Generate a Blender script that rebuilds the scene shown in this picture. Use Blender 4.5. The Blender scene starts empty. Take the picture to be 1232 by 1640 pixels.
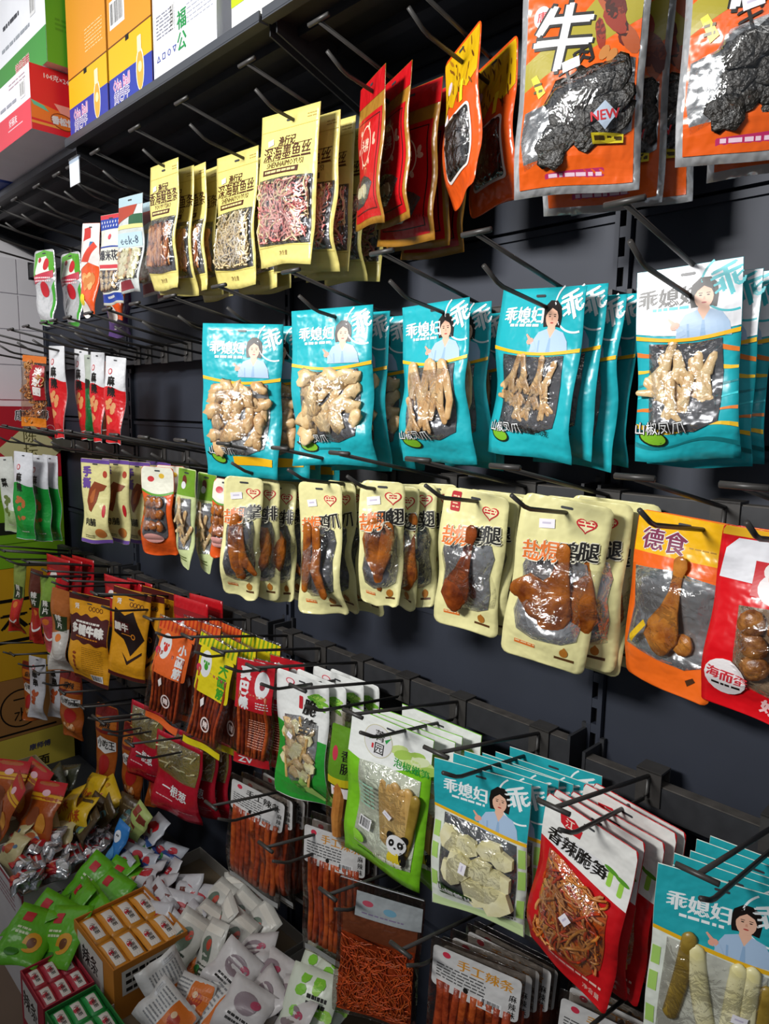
import bpy, bmesh, math, random
from math import sin, cos, pi, radians as R_, sqrt, atan2
from mathutils import Vector, Matrix, noise
from mathutils.geometry import tessellate_polygon

SC = bpy.context.scene
COL = SC.collection
CZ = 1.75                      # eye height above the floor; heights below are given relative to the eye

# ------------------------------------------------------------------ camera
def camera():
    yaw, pitch, roll, f = R_(44.4), R_(8.1), R_(0.9), 1150.0
    h = Vector((-cos(yaw), sin(yaw), 0)); up = Vector((0, 0, 1))
    F = h * cos(pitch) - up * sin(pitch)
    Rr = F.cross(up).normalized(); U = Rr.cross(F)
    R2 = Rr * cos(roll) + U * sin(roll); U2 = -Rr * sin(roll) + U * cos(roll)
    cd = bpy.data.cameras.new('camera'); co = bpy.data.objects.new('camera', cd); COL.objects.link(co)
    m = Matrix((R2, U2, -F)).transposed().to_4x4(); m.translation = (0, 0, CZ)
    co.matrix_world = m
    cd.sensor_fit = 'HORIZONTAL'; cd.sensor_width = 36.0; cd.lens = f / 1232 * 36.0
    cd.clip_start = 0.02
    SC.camera = co
camera()

# ------------------------------------------------------------------ world and lamps
SC.view_settings.view_transform = 'Standard'; SC.view_settings.look = 'None'
SC.view_settings.gamma = 1.0; SC.view_settings.use_curve_mapping = False
SC.view_settings.exposure = 0.3
wd = bpy.data.worlds.new('world'); SC.world = wd; wd.use_nodes = True
wd.node_tree.nodes['Background'].inputs[0].default_value = (0.80, 0.88, 1.0, 1)
wd.node_tree.nodes['Background'].inputs[1].default_value = 0.135
def area(name, loc, size, power, target, spread=180, col=(1, 0.985, 0.96)):
    l = bpy.data.lights.new(name, 'AREA'); l.shape = 'RECTANGLE'; l.size, l.size_y = size; l.energy = power; l.color = col; l.spread = R_(spread)
    o = bpy.data.objects.new(name, l); COL.objects.link(o); o.location = loc
    o.rotation_euler = (Vector(target) - Vector(loc)).to_track_quat('-Z', 'Y').to_euler()
# ceiling lamp across the aisle, beam narrowed to dim lower rows; two added fills
area('ceiling_or_fill_lamp', (-1.25, -2.0, CZ + 1.2), (1.0, 0.35), 19.5, (-0.95, 1.0, CZ + 0.42), spread=68)
area('ceiling_or_fill_lamp', (-1.9, -1.0, CZ + 1.4), (1.3, 0.3), 12.5, (-3.1, 0.8, CZ + 0.35), spread=100)  # added fill, lifts the end wall and the left side
area('ceiling_or_fill_lamp', (0.3, -0.5, CZ + 1.45), (1.3, 0.3), 1.8, (0.0, 0.9, CZ + .3), spread=130)  # added weak fill from overhead at the near end

# ------------------------------------------------------------------ materials
_mats = {}
def lin(c):
    c = c / 255.0
    return c / 12.92 if c <= 0.04045 else ((c + 0.055) / 1.055) ** 2.4
def rgb(h):
    h = h.lstrip('#')
    return tuple(lin(int(h[i:i + 2], 16)) for i in (0, 2, 4)) + (1,)
def _new(name):
    m = bpy.data.materials.new(name); m.use_nodes = True
    return m, m.node_tree.nodes, m.node_tree.links, m.node_tree.nodes['Principled BSDF']
def _bump(N, L, b, scale, strength, dist=0.002, detail=3):
    tc = N.new('ShaderNodeTexCoord'); nz = N.new('ShaderNodeTexNoise'); bp = N.new('ShaderNodeBump')
    nz.inputs['Scale'].default_value = scale; nz.inputs['Detail'].default_value = detail
    bp.inputs['Strength'].default_value = strength; bp.inputs['Distance'].default_value = dist
    L.new(tc.outputs['Object'], nz.inputs['Vector']); L.new(nz.outputs['Fac'], bp.inputs['Height'])
    L.new(bp.outputs['Normal'], b.inputs['Normal'])
    return tc, nz
def plast(h, rough=0.32, bump=0.35, metal=0.0):
    """printed plastic film"""
    k = ('p', h, rough, bump, metal)
    if k not in _mats:
        m, N, L, b = _new('film_' + h.strip('#'))
        b.inputs['Base Color'].default_value = rgb(h); b.inputs['Roughness'].default_value = rough
        b.inputs['Metallic'].default_value = metal
        if bump: _bump(N, L, b, 30, min(1, bump * 1.7), 0.008, 2)
        _mats[k] = m
    return _mats[k]
def ink(h): return plast(h, 0.4, 0.0)
def matte(h, rough=0.7, var=0.0, scale=20, bump=0.0, bscale=60):
    k = ('m', h, rough, var, scale, bump)
    if k not in _mats:
        m, N, L, b = _new('surface_' + h.strip('#'))
        c = rgb(h); b.inputs['Roughness'].default_value = rough; b.inputs['Base Color'].default_value = c
        if var:
            tc = N.new('ShaderNodeTexCoord'); nz = N.new('ShaderNodeTexNoise'); rp = N.new('ShaderNodeValToRGB')
            nz.inputs['Scale'].default_value = scale; nz.inputs['Detail'].default_value = 6
            L.new(tc.outputs['Object'], nz.inputs['Vector']); L.new(nz.outputs['Fac'], rp.inputs['Fac'])
            rp.color_ramp.elements[0].position = .3; rp.color_ramp.elements[1].position = .7
            rp.color_ramp.elements[0].color = tuple(x * (1 - var) for x in c[:3]) + (1,)
            rp.color_ramp.elements[1].color = tuple(min(1, x * (1 + var)) for x in c[:3]) + (1,)
            L.new(rp.outputs['Color'], b.inputs['Base Color'])
        if bump: _bump(N, L, b, bscale, bump)
        _mats[k] = m
    return _mats[k]
def food(h1, h2, scale=45, rough=0.28, bump=0.5):
    k = ('f', h1, h2, scale, rough)
    if k not in _mats:
        m, N, L, b = _new('food_' + h1.strip('#'))
        tc, nz = _bump(N, L, b, scale * 1.7, bump, 0.004, 4)
        n2 = N.new('ShaderNodeTexNoise'); n2.inputs['Scale'].default_value = scale; n2.inputs['Detail'].default_value = 4
        rp = N.new('ShaderNodeValToRGB'); L.new(tc.outputs['Object'], n2.inputs['Vector']); L.new(n2.outputs['Fac'], rp.inputs['Fac'])
        rp.color_ramp.elements[0].position = .32; rp.color_ramp.elements[1].position = .68
        rp.color_ramp.elements[0].color = rgb(h1); rp.color_ramp.elements[1].color = rgb(h2)
        L.new(rp.outputs['Color'], b.inputs['Base Color']); b.inputs['Roughness'].default_value = rough
        _mats[k] = m
    return _mats[k]
def film(tint='#ffffff', gloss=0.085, rough=0.09, bump=0.85, scale=52):
    """clear plastic: see-through with a glossy crinkled skin"""
    k = ('film', tint, gloss, rough, bump, scale)
    if k not in _mats:
        m, N, L, b = _new('clear_film'); out = N['Material Output']; N.remove(b)
        tr = N.new('ShaderNodeBsdfTransparent'); tr.inputs[0].default_value = rgb(tint)
        gl = N.new('ShaderNodeBsdfGlossy'); gl.inputs['Roughness'].default_value = rough
        lw = N.new('ShaderNodeLayerWeight'); lw.inputs['Blend'].default_value = 0.35
        ma = N.new('ShaderNodeMath'); ma.operation = 'MULTIPLY_ADD'; ma.inputs[1].default_value = 0.4; ma.inputs[2].default_value = gloss
        mx = N.new('ShaderNodeMixShader')
        tc = N.new('ShaderNodeTexCoord'); nz = N.new('ShaderNodeTexNoise'); bp = N.new('ShaderNodeBump')
        nz.inputs['Scale'].default_value = scale; nz.inputs['Detail'].default_value = 3; nz.inputs['Distortion'].default_value = 1.2
        bp.inputs['Strength'].default_value = bump; bp.inputs['Distance'].default_value = 0.006
        L.new(tc.outputs['Object'], nz.inputs['Vector']); L.new(nz.outputs['Fac'], bp.inputs['Height'])
        L.new(bp.outputs['Normal'], gl.inputs['Normal']); L.new(bp.outputs['Normal'], lw.inputs['Normal'])
        L.new(lw.outputs['Fresnel'], ma.inputs[0]); L.new(ma.outputs[0], mx.inputs[0])
        L.new(tr.outputs[0], mx.inputs[1]); L.new(gl.outputs[0], mx.inputs[2]); L.new(mx.outputs[0], out.inputs['Surface'])
        _mats[k] = m
    return _mats[k]
METAL = matte('#3a3836', 0.42, 0.12, 60)
RAIL = matte('#2b2c2f', 0.5, 0.2, 30)
PANEL = matte('#272c38', 0.62, 0.10, 6)
WHITE = ink('#dedede'); BLACK = ink('#16130f')

# ------------------------------------------------------------------ meshes
class MB:
    def __init__(s): s.v = []; s.f = []; s.mi = []; s.mats = []
    def m(s, mat):
        if mat not in s.mats: s.mats.append(mat)
        return s.mats.index(mat)
    def add(s, vs, fs, mat):
        o = len(s.v); k = s.m(mat); s.v += [tuple(p) for p in vs]
        for f in fs: s.f.append(tuple(i + o for i in f)); s.mi.append(k)
    def box(s, x0, x1, y0, y1, z0, z1, mat, M=None):
        vs = [Vector((x, y, z)) for x in (x0, x1) for y in (y0, y1) for z in (z0, z1)]
        if M is not None: vs = [M @ p for p in vs]
        s.add(vs, [(0, 1, 3, 2), (4, 6, 7, 5), (0, 4, 5, 1), (2, 3, 7, 6), (0, 2, 6, 4), (1, 5, 7, 3)], mat)
    def tube(s, pts, rad, mat, n=8, flat=1.0, cap=True, ref=(0, 1, 0)):
        pts = [Vector(p) for p in pts]; N = len(pts)
        if not hasattr(rad, '__len__'): rad = [rad] * N
        vs = []; fs = []
        for i, p in enumerate(pts):
            t = (pts[min(i + 1, N - 1)] - pts[max(i - 1, 0)]).normalized()
            a = Vector(ref).cross(t)
            if a.length < 1e-4: a = Vector((1, 0, 0)).cross(t)
            a.normalize(); b = t.cross(a).normalized()
            for k in range(n):
                g = 2 * pi * k / n
                vs.append(p + a * cos(g) * rad[i] + b * sin(g) * rad[i] * flat)
        for i in range(N - 1):
            for k in range(n):
                k2 = (k + 1) % n
                fs.append((i * n + k, i * n + k2, (i + 1) * n + k2, (i + 1) * n + k))
        if cap: fs.append(tuple(range(n - 1, -1, -1))); fs.append(tuple((N - 1) * n + k for k in range(n)))
        s.add(vs, fs, mat)
    def mesh(s, name, smooth=False):
        me = bpy.data.meshes.new(name); me.from_pydata(s.v, [], s.f)
        for m in s.mats: me.materials.append(m)
        me.polygons.foreach_set('material_index', s.mi)
        if smooth: me.polygons.foreach_set('use_smooth', [True] * len(s.f))
        me.update(); return me
    def build(s, name, parent=None, smooth=False, loc=None):
        return link(name, s.mesh(name, smooth), parent, loc)
def link(name, data, parent=None, loc=None):
    o = bpy.data.objects.new(name, data); COL.objects.link(o)
    if parent is not None: o.parent = parent
    if loc is not None: o.location = loc
    return o
def tag(o, label=None, cat=None, group=None, kind=None):
    if label: o['label'] = label
    if cat: o['category'] = cat
    if group: o['group'] = group
    if kind: o['kind'] = kind
    return o
def empty(name, loc, label=None, cat=None, group=None):
    o = link(name, None, None, loc); o.empty_display_size = .02
    return tag(o, label, cat, group)

_txt = {}
def glyphs(s, bold):
    """flat triangles of a string, one unit high"""
    k = (s, bold)
    if k not in _txt:
        cu = bpy.data.curves.new('lettering', 'FONT'); cu.body = s; cu.resolution_u = 1; cu.fill_mode = 'FRONT'; cu.offset = bold
        o = bpy.data.objects.new('lettering', cu); COL.objects.link(o)
        me = bpy.data.meshes.new_from_object(o.evaluated_get(bpy.context.evaluated_depsgraph_get()))
        _txt[k] = ([(v.co.x, v.co.y) for v in me.vertices], [tuple(p.vertices) for p in me.polygons])
        bpy.data.objects.remove(o); bpy.data.curves.remove(cu); bpy.data.meshes.remove(me)
    return _txt[k]

def sstep(a, b, x):
    t = min(1, max(0, (x - a) / (b - a))); return t * t * (3 - 2 * t)

def refine(pts2, maxl):
    """a 2-D outline -> triangles with no edge longer than maxl"""
    tri = tessellate_polygon([[Vector((x, y, 0)) for x, y in pts2]])
    bm = bmesh.new(); vs = [bm.verts.new((x, y, 0)) for x, y in pts2]
    for t in tri:
        try: bm.faces.new([vs[i] for i in t])
        except ValueError: pass
    for it in range(7):
        long = [e for e in bm.edges if e.calc_length() > maxl]
        if not long: break
        bmesh.ops.subdivide_edges(bm, edges=long, cuts=1)
        bmesh.ops.triangulate(bm, faces=[f for f in bm.faces if len(f.verts) > 3])
    bm.verts.index_update()
    out = ([(v.co.x, v.co.y) for v in bm.verts], [tuple(v.index for v in f.verts) for f in bm.faces])
    bm.free(); return out

_rt = {}
def refine_tris(vs, fs, maxl):
    """cut the long edges of flat triangles so that they can follow a curved bag"""
    k = (id(vs), round(maxl, 2))
    if k in _rt: return _rt[k][1:]
    bm = bmesh.new(); q = [bm.verts.new((x, y, 0)) for x, y in vs]
    for f in fs:
        try: bm.faces.new([q[i] for i in f])
        except ValueError: pass
    for it in range(5):
        long = [e for e in bm.edges if e.calc_length() > maxl]
        if not long: break
        bmesh.ops.subdivide_edges(bm, edges=long, cuts=1); bmesh.ops.triangulate(bm, faces=[f for f in bm.faces if len(f.verts) > 3])
    bm.verts.index_update(); o = ([(v.co.x, v.co.y) for v in bm.verts], [tuple(v.index for v in f.verts) for f in bm.faces]); bm.free()
    _rt[k] = (vs,) + o; return o

class Sheet:
    """something that takes flat print: P(x, y, off) maps metres right of the left edge and metres below the top to space"""
    maxl = 0.011
    def _put(s, part, pts, faces, mat, lay):
        if lay >= 40 and getattr(s, 'win', None):
            s.part(part).add([s.P(x, y, s.film_off(x, y) + .0005 + .00014 * (lay - 40)) for x, y in pts], faces, mat); return
        off = 0.0005 + 0.00014 * lay
        s.part(part).add([s.P(x, y, off) for x, y in pts], faces, mat)
    def poly(s, uv, mat, lay=1, part='print', metres=False):
        p = uv if metres else [(u * s.w, v * s.h) for u, v in uv]
        a, b = refine(p, s.maxl); s._put(part, a, b, mat, lay)
    def rect(s, u0, v0, u1, v1, mat, lay=1, r=0.0, part='print', rot=0.0):
        x0, x1, y0, y1 = u0 * s.w, u1 * s.w, v0 * s.h, v1 * s.h
        if r <= 0: p = [(x0, y0), (x1, y0), (x1, y1), (x0, y1)]
        else:
            r = min(r, (x1 - x0) / 2.01, (y1 - y0) / 2.01); p = []
            for cx, cy, a0 in ((x1 - r, y0 + r, -90), (x1 - r, y1 - r, 0), (x0 + r, y1 - r, 90), (x0 + r, y0 + r, 180)):
                for k in range(5):
                    a = R_(a0 + 22.5 * k); p.append((cx + r * cos(a), cy + r * sin(a)))
        if rot:
            cx, cy = (x0 + x1) / 2, (y0 + y1) / 2; a = R_(rot)
            p = [(cx + (x - cx) * cos(a) - (y - cy) * sin(a), cy + (x - cx) * sin(a) + (y - cy) * cos(a)) for x, y in p]
        s.poly(p, mat, lay, part, True)
    def ell(s, u, v, rx, ry, mat, lay=1, rot=0.0, n=18, part='print', a0=0, a1=360):
        a = R_(rot); p = []
        for k in range(n):
            g = R_(a0 + (a1 - a0) * k / (n if a1 - a0 == 360 else n - 1)); x, y = rx * cos(g), ry * sin(g)
            p.append((u * s.w + x * cos(a) - y * sin(a), v * s.h + x * sin(a) + y * cos(a)))
        s.poly(p, mat, lay, part, True)
    def ring(s, u, v, rx, ry, wid, mat, lay=1, a0=0, a1=360, n=28, part='print'):
        pts = []; fs = []
        for k in range(n + 1):
            g = R_(a0 + (a1 - a0) * k / n)
            for d in (0, wid): pts.append((u * s.w + (rx - d) * cos(g), v * s.h + (ry - d) * sin(g)))
        for k in range(n): fs.append((2 * k, 2 * k + 1, 2 * k + 3, 2 * k + 2))
        s._put(part, pts, fs, mat, lay)
    def band(s, f0, f1, mat, lay=1, u0=0.0, u1=1.0, n=14, m=None, part='print'):
        pts = []; fs = []
        F0 = f0 if callable(f0) else (lambda u: f0); F1 = f1 if callable(f1) else (lambda u: f1)
        if m is None: m = max(1, int(abs(F1(.5) - F0(.5)) * s.h / 0.012) + 1)
        for i in range(n + 1):
            u = u0 + (u1 - u0) * i / n
            for j in range(m + 1): pts.append((u * s.w, (F0(u) + (F1(u) - F0(u)) * j / m) * s.h))
        for i in range(n):
            for j in range(m): a = i * (m + 1) + j; fs.append((a, a + 1, a + m + 2, a + m + 1))
        s._put(part, pts, fs, mat, lay)
    def text(s, t, u, v, size, mat, lay=3, bold=0.02, rot=0.0, sx=1.0, vert=False, shear=0.0, part='lettering'):
        if vert:
            n = len(t)
            for i, ch in enumerate(t): s.text(ch, u, v + (i - (n - 1) / 2) * size * 1.06 / s.h, size, mat, lay, bold, rot, sx, False, shear, part)
            return
        vs, fs = glyphs(t, 0.0)
        if not vs: return
        xs = [p[0] for p in vs]; cx = (min(xs) + max(xs)) / 2; cy = 0.37; a = R_(rot); out = []
        if s.maxl < 1: vs, fs = refine_tris(vs, fs, .0085 / size)
        sh = [(0, 0)]
        if bold > .008: q = bold * .8; sh = [(q, 0), (-q, 0), (0, q), (0, -q)] if bold > .05 else [(q, q * .5), (-q, -q * .5)]
        for k, (ox, oy) in enumerate(sh):
            out = []
            for x, y in vs:
                X = (x + ox - cx) * size * sx; Y = -(y + oy - cy) * size; X -= Y * shear
                out.append((u * s.w + X * cos(a) - Y * sin(a), v * s.h + X * sin(a) + Y * cos(a)))
            s._put(part, out, fs, mat, lay + .2 * k)
    def lines(s, u0, v0, u1, n, dv, mat, lay=3, th=0.35, seed=1, part='print'):
        """rows of print too small to read"""
        rnd = random.Random(seed)
        for i in range(n):
            u = u0; v = v0 + i * dv
            while u < u1 - .01:
                l = rnd.uniform(.025, .09); e = min(u + l, u1)
                s.rect(u, v, e, v + dv * th, mat, lay, part=part); u = e + rnd.uniform(.008, .02)
    def barcode(s, u0, v0, u1, v1, lay=3, n=14, seed=2, part='print'):
        rnd = random.Random(seed); s.rect(u0, v0, u1, v1, WHITE, lay, part=part)
        for i in range(n):
            a = u0 + (u1 - u0) * (.08 + .84 * i / n); s.rect(a, v0 + (v1 - v0) * .1, a + (u1 - u0) * rnd.uniform(.015, .045), v0 + (v1 - v0) * .85, BLACK, lay + 1, part=part)
    def sticker(s, u, v, rot=12, wd=.020, ht=.012, lay=8):
        a = wd / s.w / 2; b = ht / s.h / 2
        s.rect(u - a, v - b, u + a, v + b, ink('#f1eef4'), lay, rot=rot, part='price_sticker')
        s.rect(u - a * .6, v - b * .3, u + a * .5, v + b * .1, ink('#c9c2d6'), lay + 1, rot=rot, part='price_sticker')

class Bag(Sheet):
    def __init__(s, w, h, th=0.018, seed=0, head=0.18, foot=0.05, wave=0.005, r=0.0, pinch=0.02, twist=0.0, curl=0.0, nu=14, nv=22):
        s.w, s.h, s.th, s.head, s.foot, s.wave, s.r, s.pinch, s.twist, s.curl, s.nu, s.nv = w, h, th, head, foot, wave, r, pinch, R_(twist), curl, nu, nv
        rnd = random.Random(seed); s.rnd = rnd
        s.ph = [rnd.uniform(0, 6.28) for _ in range(6)]; s.fq = [rnd.uniform(.8, 1.5) for _ in range(3)]
        s.parts = {}; s.items = []; s.kinds = {}; s.films = set()
    def part(s, n):
        if n not in s.parts: s.parts[n] = MB()
        return s.parts[n]
    def fill(s, u, v):
        a = max(0.0, 1 - abs(2 * u - 1) ** 2.6); b = sstep(s.head * .6, s.head + .22, v) * sstep(0, .16, 1 - s.foot * .5 - v)
        return a * b
    def mid(s, u, v):
        k = .25 + .75 * sstep(.05, .6, v)
        y = s.wave * k * (sin(6.28 * (v * s.fq[0] + .35 * u) + s.ph[0]) + .6 * sin(6.28 * (1.7 * v * s.fq[1] - .5 * u) + s.ph[1]) + .5 * cos(6.28 * (u * s.fq[2]) + s.ph[2]) * v)
        y += (u - .5) * s.w * math.tan(s.twist * v)
        y += s.curl * (sstep(.75, 1, v) * (1 if s.ph[3] > 3 else -1) * (u - .4) + .5 * sstep(.8, 1, v))
        return y
    def P(s, x, y, off=0.0, side=-1):
        u = x / s.w; v = y / s.h; uc = min(1, max(0, u)); vc = min(1, max(0, v))
        hw = s.w / 2 * (1 - s.pinch * sin(pi * sstep(.1, .95, vc)) - .012 * sin(11 * vc + s.ph[4]) * sstep(.1, .4, vc))
        if s.r:
            d = min(y, s.h - y)
            if d < s.r: d = max(0, d); hw -= s.r - sqrt(max(0, s.r * s.r - (s.r - d) ** 2))
        t = s.th * s.fill(uc, vc) / 2 + .0005
        X = (u - .5) * 2 * hw; Z = -y + .003 * sin(5 * u + s.ph[5]) * sstep(.7, 1, vc)
        return (X, s.mid(uc, vc) + side * (t + off), Z)
    def pouch(s, mf, mb=None, name='pouch'):
        mb = mb or mf; p = s.part(name); nu, nv = s.nu, s.nv
        ys = [s.h * j / nv for j in range(nv + 1)]
        if s.r: ys = sorted(set([0, s.r * .15, s.r * .5, s.h - s.r * .5, s.h - s.r * .15, s.h] + [y for y in ys if s.r * .8 < y < s.h - s.r * .8])); nv = len(ys) - 1
        for side, m in ((-1, mf), (1, mb)):
            vs = [s.P(s.w * i / nu, y, 0, side) for y in ys for i in range(nu + 1)]; fs = []
            for j in range(nv):
                for i in range(nu):
                    a = j * (nu + 1) + i; q = (a, a + nu + 1, a + nu + 2, a + 1)
                    fs.append(q if side < 0 else q[::-1])
            p.add(vs, fs, m)
        n1 = (nu + 1) * (nv + 1)
        ring = [i for i in range(nu + 1)] + [j * (nu + 1) + nu for j in range(1, nv + 1)] + [nv * (nu + 1) + i for i in range(nu - 1, -1, -1)] + [j * (nu + 1) for j in range(nv - 1, 0, -1)]
        k = p.m(mf)
        for a, b in zip(ring, ring[1:] + ring[:1]): p.f.append((a, b, b + n1, a + n1)); p.mi.append(k)
    def window(s, uv, back, bulge=.010, fm=None, lay=6, rings=6):
        """see-through window: backing sheet, and a clear film that stands proud of the food"""
        s.poly(uv, back, lay, 'window_backing')
        n0 = []
        L = [(u * s.w, v * s.h) for u, v in uv]
        for (x0, y0), (x1, y1) in zip(L, L[1:] + L[:1]):
            m = max(1, int(math.hypot(x1 - x0, y1 - y0) / .012))
            for k in range(m): n0.append((x0 + (x1 - x0) * k / m, y0 + (y1 - y0) * k / m))
        cx = sum(p[0] for p in n0) / len(n0); cy = sum(p[1] for p in n0) / len(n0); n = len(n0); vs = []; fs = []; s.win = (n0, cx, cy, bulge)
        for k in range(rings + 1):
            q = 1 - k / rings
            b = bulge * (1 - q ** 5) + .0017
            for x, y in n0: vs.append(s.P(cx + (x - cx) * q, cy + (y - cy) * q, b))
        for k in range(rings):
            for i in range(n): j = (i + 1) % n; fs.append((k * n + i, k * n + j, (k + 1) * n + j, (k + 1) * n + i))
        s.part('window_film').add(vs, fs, fm or film())
    def film_off(s, x, y):
        """how far the clear film stands off at this spot"""
        o, cx, cy, bulge = s.win; dx, dy = x - cx, y - cy; q = 1.0; d = math.hypot(dx, dy)
        if d < 1e-6: return bulge
        for (x0, y0), (x1, y1) in zip(o, o[1:] + o[:1]):
            ex, ey = x1 - x0, y1 - y0; den = dx * ey - dy * ex
            if abs(den) < 1e-12: continue
            t = ((x0 - cx) * ey - (y0 - cy) * ex) / den; k = ((x0 - cx) * dy - (y0 - cy) * dx) / den
            if t > 0 and -.001 <= k <= 1.001: q = min(1.0, 1 / t); break
        return bulge * (1 - q ** 5) + .0017
    def item(s, name, me, u, v, depth=.003, rot=0.0, sc=1.0, sq=.55):
        x, y, z = s.P(u * s.w, v * s.h, depth)
        M = Matrix.Translation((x, y, z)) @ Matrix.Rotation(R_(rot), 4, 'Y') @ Matrix.Diagonal((sc, sc * sq, sc, 1))
        s.items.append((name, me, M))
    def done(s, kinds=None):
        s.out = []
        for n, mb in s.parts.items():
            s.out.append((n, mb.mesh(n, n in ('pouch', 'window_film', 'strips', 'shreds', 'filling')), None, (kinds or {}).get(n)))
        for n, me, M in s.items: s.out.append((n, me, M, None))
        s.parts = {}
        return s

def rrect(u0, v0, u1, v1, r, w, h):
    p = []
    x0, x1, y0, y1 = u0 * w, u1 * w, v0 * h, v1 * h
    for cx, cy, a0 in ((x1 - r, y0 + r, -90), (x1 - r, y1 - r, 0), (x0 + r, y1 - r, 90), (x0 + r, y0 + r, 180)):
        for k in range(5):
            a = R_(a0 + 22.5 * k); p.append(((cx + r * cos(a)) / w, (cy + r * sin(a)) / h))
    return p

SUBS = ('print', 'lettering', 'hang_slot', 'price_sticker')
def place(b, name, label, cat, loc, w=None, h=None, yaw=0, roll=0, lean=0, group=None):
    """hang a copy of a finished bag: an Empty at its top edge with a copy of each part"""
    e = empty(name, (loc[0], loc[1], loc[2] + CZ), label, cat, group)
    e.rotation_euler = (Matrix.Rotation(R_(yaw), 3, 'Z') @ Matrix.Rotation(R_(roll), 3, 'Y') @ Matrix.Rotation(R_(lean), 3, 'X')).to_euler()
    e.scale = ((w or b.w) / b.w, 1, (h or b.h) / b.h)
    pouch = None
    for n, me, M, kind in b.out:
        o = link(n, me, pouch if pouch is not None and n in SUBS else e)
        if n == 'pouch': pouch = o
        if M is not None: o.matrix_local = M
        if n in ('print', 'lettering'): kind = 'stuff'
        if kind: o['kind'] = kind
    return e
# ------------------------------------------------------------------ the setting
W = 1.2                                   # back wall plane
E_X = -3.30
def struct(mb, name, smooth=False):
    o = mb.build(name, None, smooth); o['kind'] = 'structure'; return o
m = MB(); m.box(-4.2, 1.6, -3.2, W + .1, -.05, 0, matte('#6a5646', .45, .15, 3)); struct(m, 'floor')
m = MB(); m.box(-4.2, 1.6, W + .02, W + .12, 0, 3.6, matte('#20232a', .7)); wb = struct(m, 'wall_back')
m = MB(); m.box(E_X - .2, E_X - .1, -3.2, W + .02, 0, 3.6, matte('#e9e7ea', .6, .03, 2)); we = struct(m, 'wall_left')
# pressed steel back panels between the slotted posts, one above another
POSTS = (-3.38, -2.56, -1.60, -0.64, 0.32, 1.28)
for x0, x1 in zip(POSTS, POSTS[1:]):
    z = 0.12
    while z < 2.85:
        m = MB(); h = .395; g = .004
        m.box(x0 + .017, x1 - .017, W, W + .018, z + g, z + h - g, PANEL)
        m.box(x0 + .017, x1 - .017, W - .006, W, z + h - g - .012, z + h - g, PANEL)
        m.build('panel', wb); z += h
for x in POSTS[:-1]:
    m = MB()
    for a, b in ((-.015, -.006), (.006, .015)): m.box(x + a, x + b, W - .012, W + .02, 0.02, 2.9, PANEL)
    m.box(x - .006, x + .006, W + .004, W + .02, .02, 2.9, matte('#050506', .9))
    p = m.build('slotted_post', wb)
    m = MB(); z = .3
    while z < 2.85: m.box(x - .0065, x + .0065, W - .011, W + .006, z, z + .018, PANEL); z += .05
    m.build('slot_bridge', p)
# small sheet on the end wall
m = MB()
for k in range(6):
    for j in range(4):
        m.box(E_X - .1, E_X - .094, .52 + .115 * k, .63 + .115 * k, CZ + .02 + .15 * j, CZ + .165 + .15 * j, matte('#e4e2e6', .35, .02, 3))
m.build('wall_tile_sheet', we)
# cross bars with end brackets
ROWZ = {1: .59, 2: .192, 3: -.135, 4: -.605, 5: -1.0}
def bar(x0, x1, z, name, label):
    e = empty(name, ((x0 + x1) / 2, W, z + CZ), label, 'rail')
    L = (x1 - x0) / 2 - .016
    m = MB(); m.box(-L, L, -.068, -.042, -.052, 0, RAIL); m.box(-L, L, -.066, -.044, 0, .002, matte('#4a4642', .6, .3, 40)); m.build('bar', e)
    for s in (-1, 1):
        m = MB(); m.box(s * L - .003, s * L + .003, -.07, -.005, -.06, .012, RAIL); m.box(s * L - .008, s * L + .008, -.012, -.004, -.075, .02, RAIL); m.build('end_bracket', e)
BAYN = ['bay by the end wall', 'second bay from the end wall', 'middle bay', 'bay below the beef bags', 'bay at the near end']
ROWN = {1: 'top row', 2: 'second row', 3: 'third row', 4: 'fourth row', 5: 'bottom row'}
for r, z in ROWZ.items():
    for k, (x0, x1) in enumerate(zip(POSTS[:-1], POSTS[1:-1])):
        dz = 0
        if r == 4 and k == 3: dz = -.02
        bar(x0, x1, z + dz, 'cross_bar', 'dark steel cross bar, %s of hooks, %s' % (ROWN[r], BAYN[k]))
# ------------------------------------------------------------------ display hooks
def hook_meshes():
    d = {}
    m = MB()                                    # origin: on the bar, y = 0 is the bar's face
    m.box(-.022, .022, -.004, .032, .002, .006, METAL); m.box(-.022, .022, -.004, -.001, -.055, .005, METAL); m.box(-.022, .022, .029, .032, -.02, .005, METAL)
    d['saddle'] = m.mesh('saddle')
    m = MB(); m.tube([(0, -.004, -.004), (0, -.30, .056)], .0036, METAL, 8); d['upper_wire'] = m.mesh('upper_wire', True)
    m = MB(); m.tube([(-.026, -.302, .058), (.026, -.302, .058)], .0042, METAL, 6); d['label_holder'] = m.mesh('label_holder', True)
    m = MB(); m.tube([(0, -.005, -.004), (0, -.006, -.032), (0, -.010, -.038), (0, -.02, -.039), (0, -.235, -.008), (0, -.25, -.003), (0, -.283, .016)], .0036, METAL, 8); d['lower_wire'] = m.mesh('lower_wire', True)
    return d
HK = hook_meshes()
def hook(x, row, label, dz=0.0, dy=0.0, group='display hooks'):
    e = empty('display_hook', (x, W - .068 + dy, ROWZ[row] + dz + CZ), label, 'hook', group)
    for n in ('saddle', 'upper_wire', 'lower_wire'):
        o = link(n, HK[n], e)
        if n == 'upper_wire': link('label_holder', HK['label_holder'], o)
    return e
EMPTY_LABEL = {}
def hooks(row, xs, text, **k):
    for x in xs: hook(x, row, text, **k)

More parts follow.
